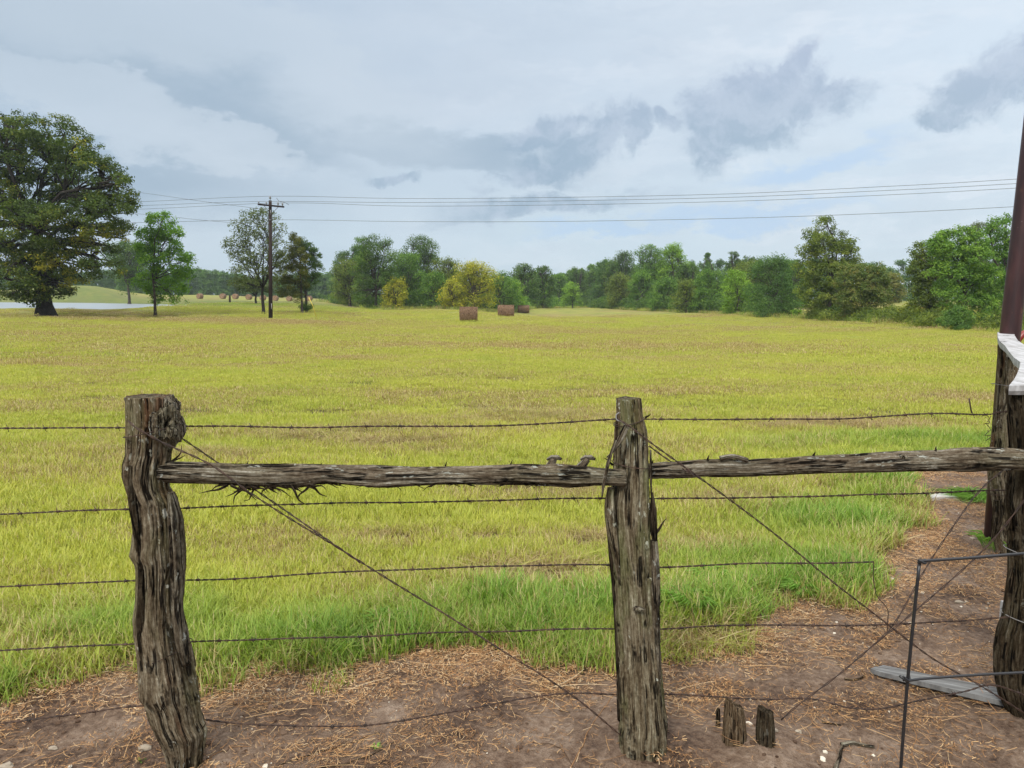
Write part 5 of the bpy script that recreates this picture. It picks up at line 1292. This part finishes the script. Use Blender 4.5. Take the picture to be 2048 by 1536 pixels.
def bale(label, px, py, dist, wpx, hpx, yaw, seed, shaggy=1800):
    p = P(px, py, dist); z = H1(p[0], p[1]); s = dist / F; L = wpx * s; R = hpx * s / 2 * 1.03
    root = empty('hay_bale', (p[0], p[1], z), label, 'hay bale', 'round hay bales in the field'); rng = np.random.RandomState(seed)
    ax = np.array([math.cos(yaw), math.sin(yaw), 0]); cr = np.array([-ax[1], ax[0], 0]); up = np.array([0, 0, 1.0]); n, ks = 26, 44
    V_ = []; Wc = []
    prof = [(0, .0), (0, .5), (0.0, .80), (.02, .91), (.06, .965), (.10, .99)] + [(t, 1.0) for t in np.linspace(.14, .86, 16)] + [(.90, .99), (.94, .965), (.98, .91), (1, .80), (1, .5), (1, 0)]
    for t, rf in prof:
        for j in range(ks):
            a = j * 6.283 / ks; rr_ = R * rf * (1 + 0.035 * mn.fractal(Vector((t * 5 + seed, math.cos(a) * 2, math.sin(a) * 2)), 1, 2, 3) + 0.02 * mn.noise(Vector((t * 14, a * 1.2, seed))))
            zz = math.sin(a) * rr_; zz = max(zz, -R * 0.93)
            V_.append(p * [1, 1, 0] + [0, 0, z + R * 0.92] + ax * (t - .5) * L + cr * math.cos(a) * rr_ + up * zz); Wc.append((t * L * 3.0, math.cos(a) * rr_ * 0.6, zz * 0.6))
    m = len(prof); F_ = [(i * ks + j, i * ks + (j + 1) % ks, (i + 1) * ks + (j + 1) % ks, (i + 1) * ks + j) for i in range(m - 1) for j in range(ks)]
    mesh_np('roll', np.array(V_), F_, hm, root, {'wc': ('FLOAT_VECTOR', Wc)})
    if shaggy:
        k_ = shaggy; t = rng.rand(k_); a = rng.uniform(-.3, 3.45, k_); o = p * [1, 1, 0] + [0, 0, z + R * .92] + ax[None] * ((t - .5) * L)[:, None] + (cr[None] * np.cos(a)[:, None] + up[None] * np.sin(a)[:, None]) * R
        tg = -cr[None] * np.sin(a)[:, None] + up[None] * np.cos(a)[:, None]; tg = tg * np.where(rng.rand(k_) < .5, 1, -1)[:, None] + ax[None] * rng.normal(size=(k_, 1)) * .5 + (cr[None] * np.cos(a)[:, None] + up[None] * np.sin(a)[:, None]) * rng.uniform(.05, .4, (k_, 1))
        l = rng.uniform(.08, .24, (k_, 1)); sd_ = ax[None] * 0.014
        Vh = np.stack([o - sd_, o + sd_, o + tg * l], 1).reshape(-1, 3)
        mesh_np('loose_hay', Vh, np.arange(3 * k_).reshape(-1, 3), hm, root, {'wc': ('FLOAT_VECTOR', Vh * 1.0)}, False)['kind'] = 'stuff'
    return root


bale('nearest and largest round hay bale, left of the three near ones', 937, 644, 72, 35, 30, 0.10, 1, 3200)
bale('second hay bale, middle of the three near ones', 1012, 633.5, 91, 32, 23.5, -0.06, 2, 2600)
bale('third hay bale, smallest and rightmost of the three near ones', 1047, 627, 140, 23, 15.5, 0.0, 3, 1500)
bale('dark small hay bale beside the left end of the middle thicket', 711, 612.5, 150, 17, 13, -0.2, 4, 800)
for i, (px, py, yaw, lab) in enumerate([(400, 595.5, 1.14, 'leftmost of the far hay bales, alone beyond the young tree'), (446, 596, 1.36, 'far hay bale just left of the short dark post'), (471, 597, 1.44, 'far hay bale just right of the short dark post'), (498, 598.5, 1.44, 'far hay bale left of the small leaning tree'), (526, 599, 1.40, 'far hay bale between the small leaning tree and the power pole'),
                                       (551, 600, 1.44, 'far hay bale just right of the power pole'), (579, 603, 1.48, 'far hay bale left of the juniper trunks'), (619, 605, 1.48, 'far hay bale hidden beside the juniper trunks and the yellow guard')]):
    bale(lab, px, py, 205, 9.5, 10.5, yaw, 10 + i, 300)

# ============================================================ power pole and lines
pw, k, out = new_mat('creosoted_pole')
wcn = k.noise(k.v('MULTIPLY', k.attr('wc', out='Vector'), (1, 1, .1)), 30, 4); principled(k, out, k.ramp(wcn, [(.35, (.012, .008, .007)), (.65, (.040, .024, .020))]), .8, .3)
ins, k, out = new_mat('grey_porcelain'); principled(k, out, (0.20, 0.20, 0.21), .3, .5)
DP = 62; pbx = P(541, 636, DP); gz = H1(pbx[0], pbx[1]); ptop = P(540.5, 401, DP)
pr = empty('power_pole', (pbx[0], pbx[1], gz), 'dark wooden power pole with one crossarm left of the middle thicket', 'power pole')
mb = MB(); mb.tube([[pbx[0], DP, gz - .3], [(pbx[0] + ptop[0]) / 2, DP, gz + 4.5], ptop], [.17, .15, .12], 16); mb.build('pole', pw, pr)
armd = np.array([1.45, 1.55, 0]); armd /= np.linalg.norm(armd); ac = P(543.5, 411, DP) + [0, -.15, 0]
nrm = np.array([armd[1], -armd[0], 0]); mb = MB(); mb.box(ac - [0, 0, 0.03], (2.3, .10, .13), np.array([armd, nrm * -1, [0, 0, 1]])); mb.build('crossarm', pw, pr, False)
for sg in (-1, 1): mb = MB(); mb.tube([ac + armd * .62 * sg - [0, 0, .1], ac + armd * .3 * sg - [0, 0, .4], ac - [0, 0, .75] + armd * .05 * sg], .018, 5); mb.build('brace', pw, pr)
tips = []
for off, h in ((-1.08, .20), (-.42, .22), (.62, .30), (1.02, .28)):
    mb = MB(); q = ac + armd * off; mb.tube([q, q + [0, 0, .08], q + [0, 0, .10], q + [0, 0, h - .04], q + [0, 0, h]], [.02, .02, .065, .065, .03], 10); mb.build('insulator', ins, pr); tips.append(q + [0, 0, h])
mb = MB(); mb.tube([ptop, ptop + [0, 0, .12], ptop + [0, 0, .14], ptop + [0, 0, .30], ptop + [0, 0, .34]], [.02, .02, .08, .08, .03], 10); mb.build('insulator', ins, pr); ptt = ptop + [0, 0, .34]
neu = P(541, 440, DP) + [0, -.16, 0]
mb = MB(); mb.tube([neu + [0, .1, 0], neu], .05, 8); mb.build('neutral_bracket', ins, pr)
lw, k, out = new_mat('aluminium_line'); principled(k, out, (0.10, 0.11, 0.12), .5, .4)


def line(label, rows, start, end_l=None, r=0.014):
    pts = [start if q is None else P(*q) for q in rows]
    mb = MB(); mb.tube(crom(pts, 2.0), r, 4); tag(mb.build('power_line', lw, None), label, 'power line', 'overhead power lines')


line('highest overhead line, fixed to the pole top', [(-500, 417, 74), (0, 412, 70), (287, 403, 66), None, (800, 397, 58), (1100, 395, 54), (1450, 388, 51), (1750, 374, 48), (2035, 358, 45), (2900, 300, 38)], ptt)
line('second overhead line from the top', [(-500, 425, 74), (0, 420, 70), (287, 411, 66), None, (800, 405, 58), (1100, 402, 54), (1450, 395, 51), (1750, 382, 48), (2035, 367, 45), (2900, 312, 38)], tips[0])
line('third overhead line from the top, on the far crossarm end', [(-500, 432, 76), (0, 427, 72), (290, 418, 68), None, (800, 412, 60), (1100, 410, 56), (1450, 403, 53), (1750, 391, 50), (2035, 376, 47), (2900, 324, 39)], tips[3])
line('lowest overhead line, well below the crossarm', [(-500, 454, 74), (0, 450, 70), (240, 446, 66), None, (800, 443, 58), (1100, 443, 54), (1450, 437, 51), (1750, 427, 48), (2035, 413, 45), (2900, 365, 38)], neu)
line('upper branch line slanting up left from the pole to behind the oak', [(-300, 318, 100), (0, 350, 86), (150, 369, 79), (287, 386, 73), (400, 402, 68), None], P(530, 419, DP))
line('lower branch line slanting left from below the crossarm', [(-300, 390, 100), (0, 411, 86), (280, 428, 73), (400, 440, 68), (480, 446, 65), None], P(538, 448, DP))
# drooping jumper
mb = MB(); mb.tube(crom([P(553, 396, 60.9), P(559, 403, 60.9), P(570, 405, 60.9), P(578, 410, 60.9)], .1), .018, 5); mb.build('jumper_wire', lw, pr)
mb = MB(); mb.tube([P(541, 420, DP - .18), P(541, 426, DP - .18), P(541, 430, DP - .18)], .035, 6); mb.build('ground_plate', ins, pr)
mb = MB(); mb.tube([P(543, 607, DP - .17), P(543, 618, DP - .17)], .02, 6); mb.build('tag_strip', wb, pr)
# guy guard
yl, k, out = new_mat('yellow_plastic'); principled(k, out, (0.60, 0.48, 0.08), .5, .4)
gy = P(634, 629, 62.5); gy[2] = H1(gy[0], gy[1]) - .02
mb = MB(); mb.tube([gy, P(626, 612, 62.3), P(617.5, 595, 62.1)], .035, 8); tag(mb.build('guy_guard', yl, None), 'yellow plastic guy wire guard leaning right of the juniper trunks', 'guy guard')
mb = MB(); mb.tube([P(617.5, 595, 62.1), P(560, 470, 62), P(543, 425, 62)], .006, 4); tag(mb.build('guy_wire', lw, None), 'thin guy wire from the yellow guard up to the power pole', 'guy wire')
q = P(460, 607, 100); q[2] = H1(q[0], q[1]); mb = MB(); mb.tube([q - [0, 0, .2], q + [0, 0, .5], q + [.01, 0, 1.02]], [.14, .13, .12], 10); tag(mb.build('short_post', pw, None), 'short dark post standing on the green bank near the far bales', 'post')

# field gate in the gap of the right tree line
gt, k, out = new_mat('pale_gate_paint'); principled(k, out, (0.10, 0.11, 0.07), .6, .3)
g0 = P(1587, 633, 96); g1 = P(1612, 633, 97); gg = empty('field_gate', (g0[0], g0[1], H1(g0[0], g0[1])), 'small field gate in the gap right of the vine covered dome', 'gate')
for z in (.35, .75, 1.15):
    mb = MB(); a_ = np.array([g0[0], g0[1], H1(g0[0], g0[1]) + z]); b_ = np.array([g1[0] + 1.2, g1[1], H1(g1[0], g1[1]) + z]); mb.tube([a_, (a_ + b_) / 2, b_], .035, 6); mb.build('bar', gt, gg)
for q_, nm in ((g0, 'gate_post'), (g1 + [1.2, 0, 0], 'gate_post')):
    mb = MB(); z = H1(q_[0], q_[1]); mb.tube([[q_[0], q_[1], z - .1], [q_[0], q_[1], z + .6], [q_[0], q_[1], z + 1.35]], .06, 8); mb.build(nm, gt, gg)

# rough grass and brush at the foot of the tree line
src = [blade_tuft('rough', 90, 0.7, 0.55, 0.03, 21, gmat, 0.6, 2), blade_tuft('rough', 90, 0.7, 0.45, 0.03, 22, gmat, 0.8, 2)]
edge = [(640, 604, 165), (720, 611, 150), (760, 619, 116), (850, 618, 120), (950, 619, 118), (1020, 614, 138), (1090, 612, 180), (1180, 612, 200), (1240, 618, 163), (1330, 622, 136), (1400, 626, 122), (1480, 629, 105), (1550, 633, 91), (1620, 636, 84), (1700, 641, 73), (1780, 646, 66), (1860, 651, 60), (1930, 657, 53), (2000, 661, 50), (2100, 668, 46), (2300, 680, 42)]
ep = crom([P(*q) for q in edge], 0.35); ep = ep[:, :2] + rngS.normal(0, 0.5, (len(ep), 2)); n = len(ep)
scatter('edge_weeds', 'tall rough grass and weeds along the foot of the tree line', 'weeds', np.column_stack([ep, H(ep[:, 0], ep[:, 1])]), rngS.uniform(0, 6.28, n), rngS.uniform(.5, 1.6, n), rngS.randint(0, 2, n), np.zeros(n), rngS.uniform(0, .5, n), rngS.uniform(.2, 1, n), rngS.rand(n), src)

# ============================================================ damp air
hz, k, out = new_mat('damp_air')
pv = k.n('ShaderNodeVolumePrincipled'); pv.inputs['Color'].default_value = (0.84, 0.90, 0.98, 1); pv.inputs['Density'].default_value = 0.00032; pv.inputs['Anisotropy'].default_value = 0.3
k.L.new(pv.outputs[0], out.inputs['Volume'])
USE_HAZE = True
if USE_HAZE:
    mb = MB(); mb.box((0, 150, 12), (2400, 2400, 34)); o = mb.build('haze', hz, None, False); tag(o, 'thin damp air over the far fields', 'haze', None, 'stuff')
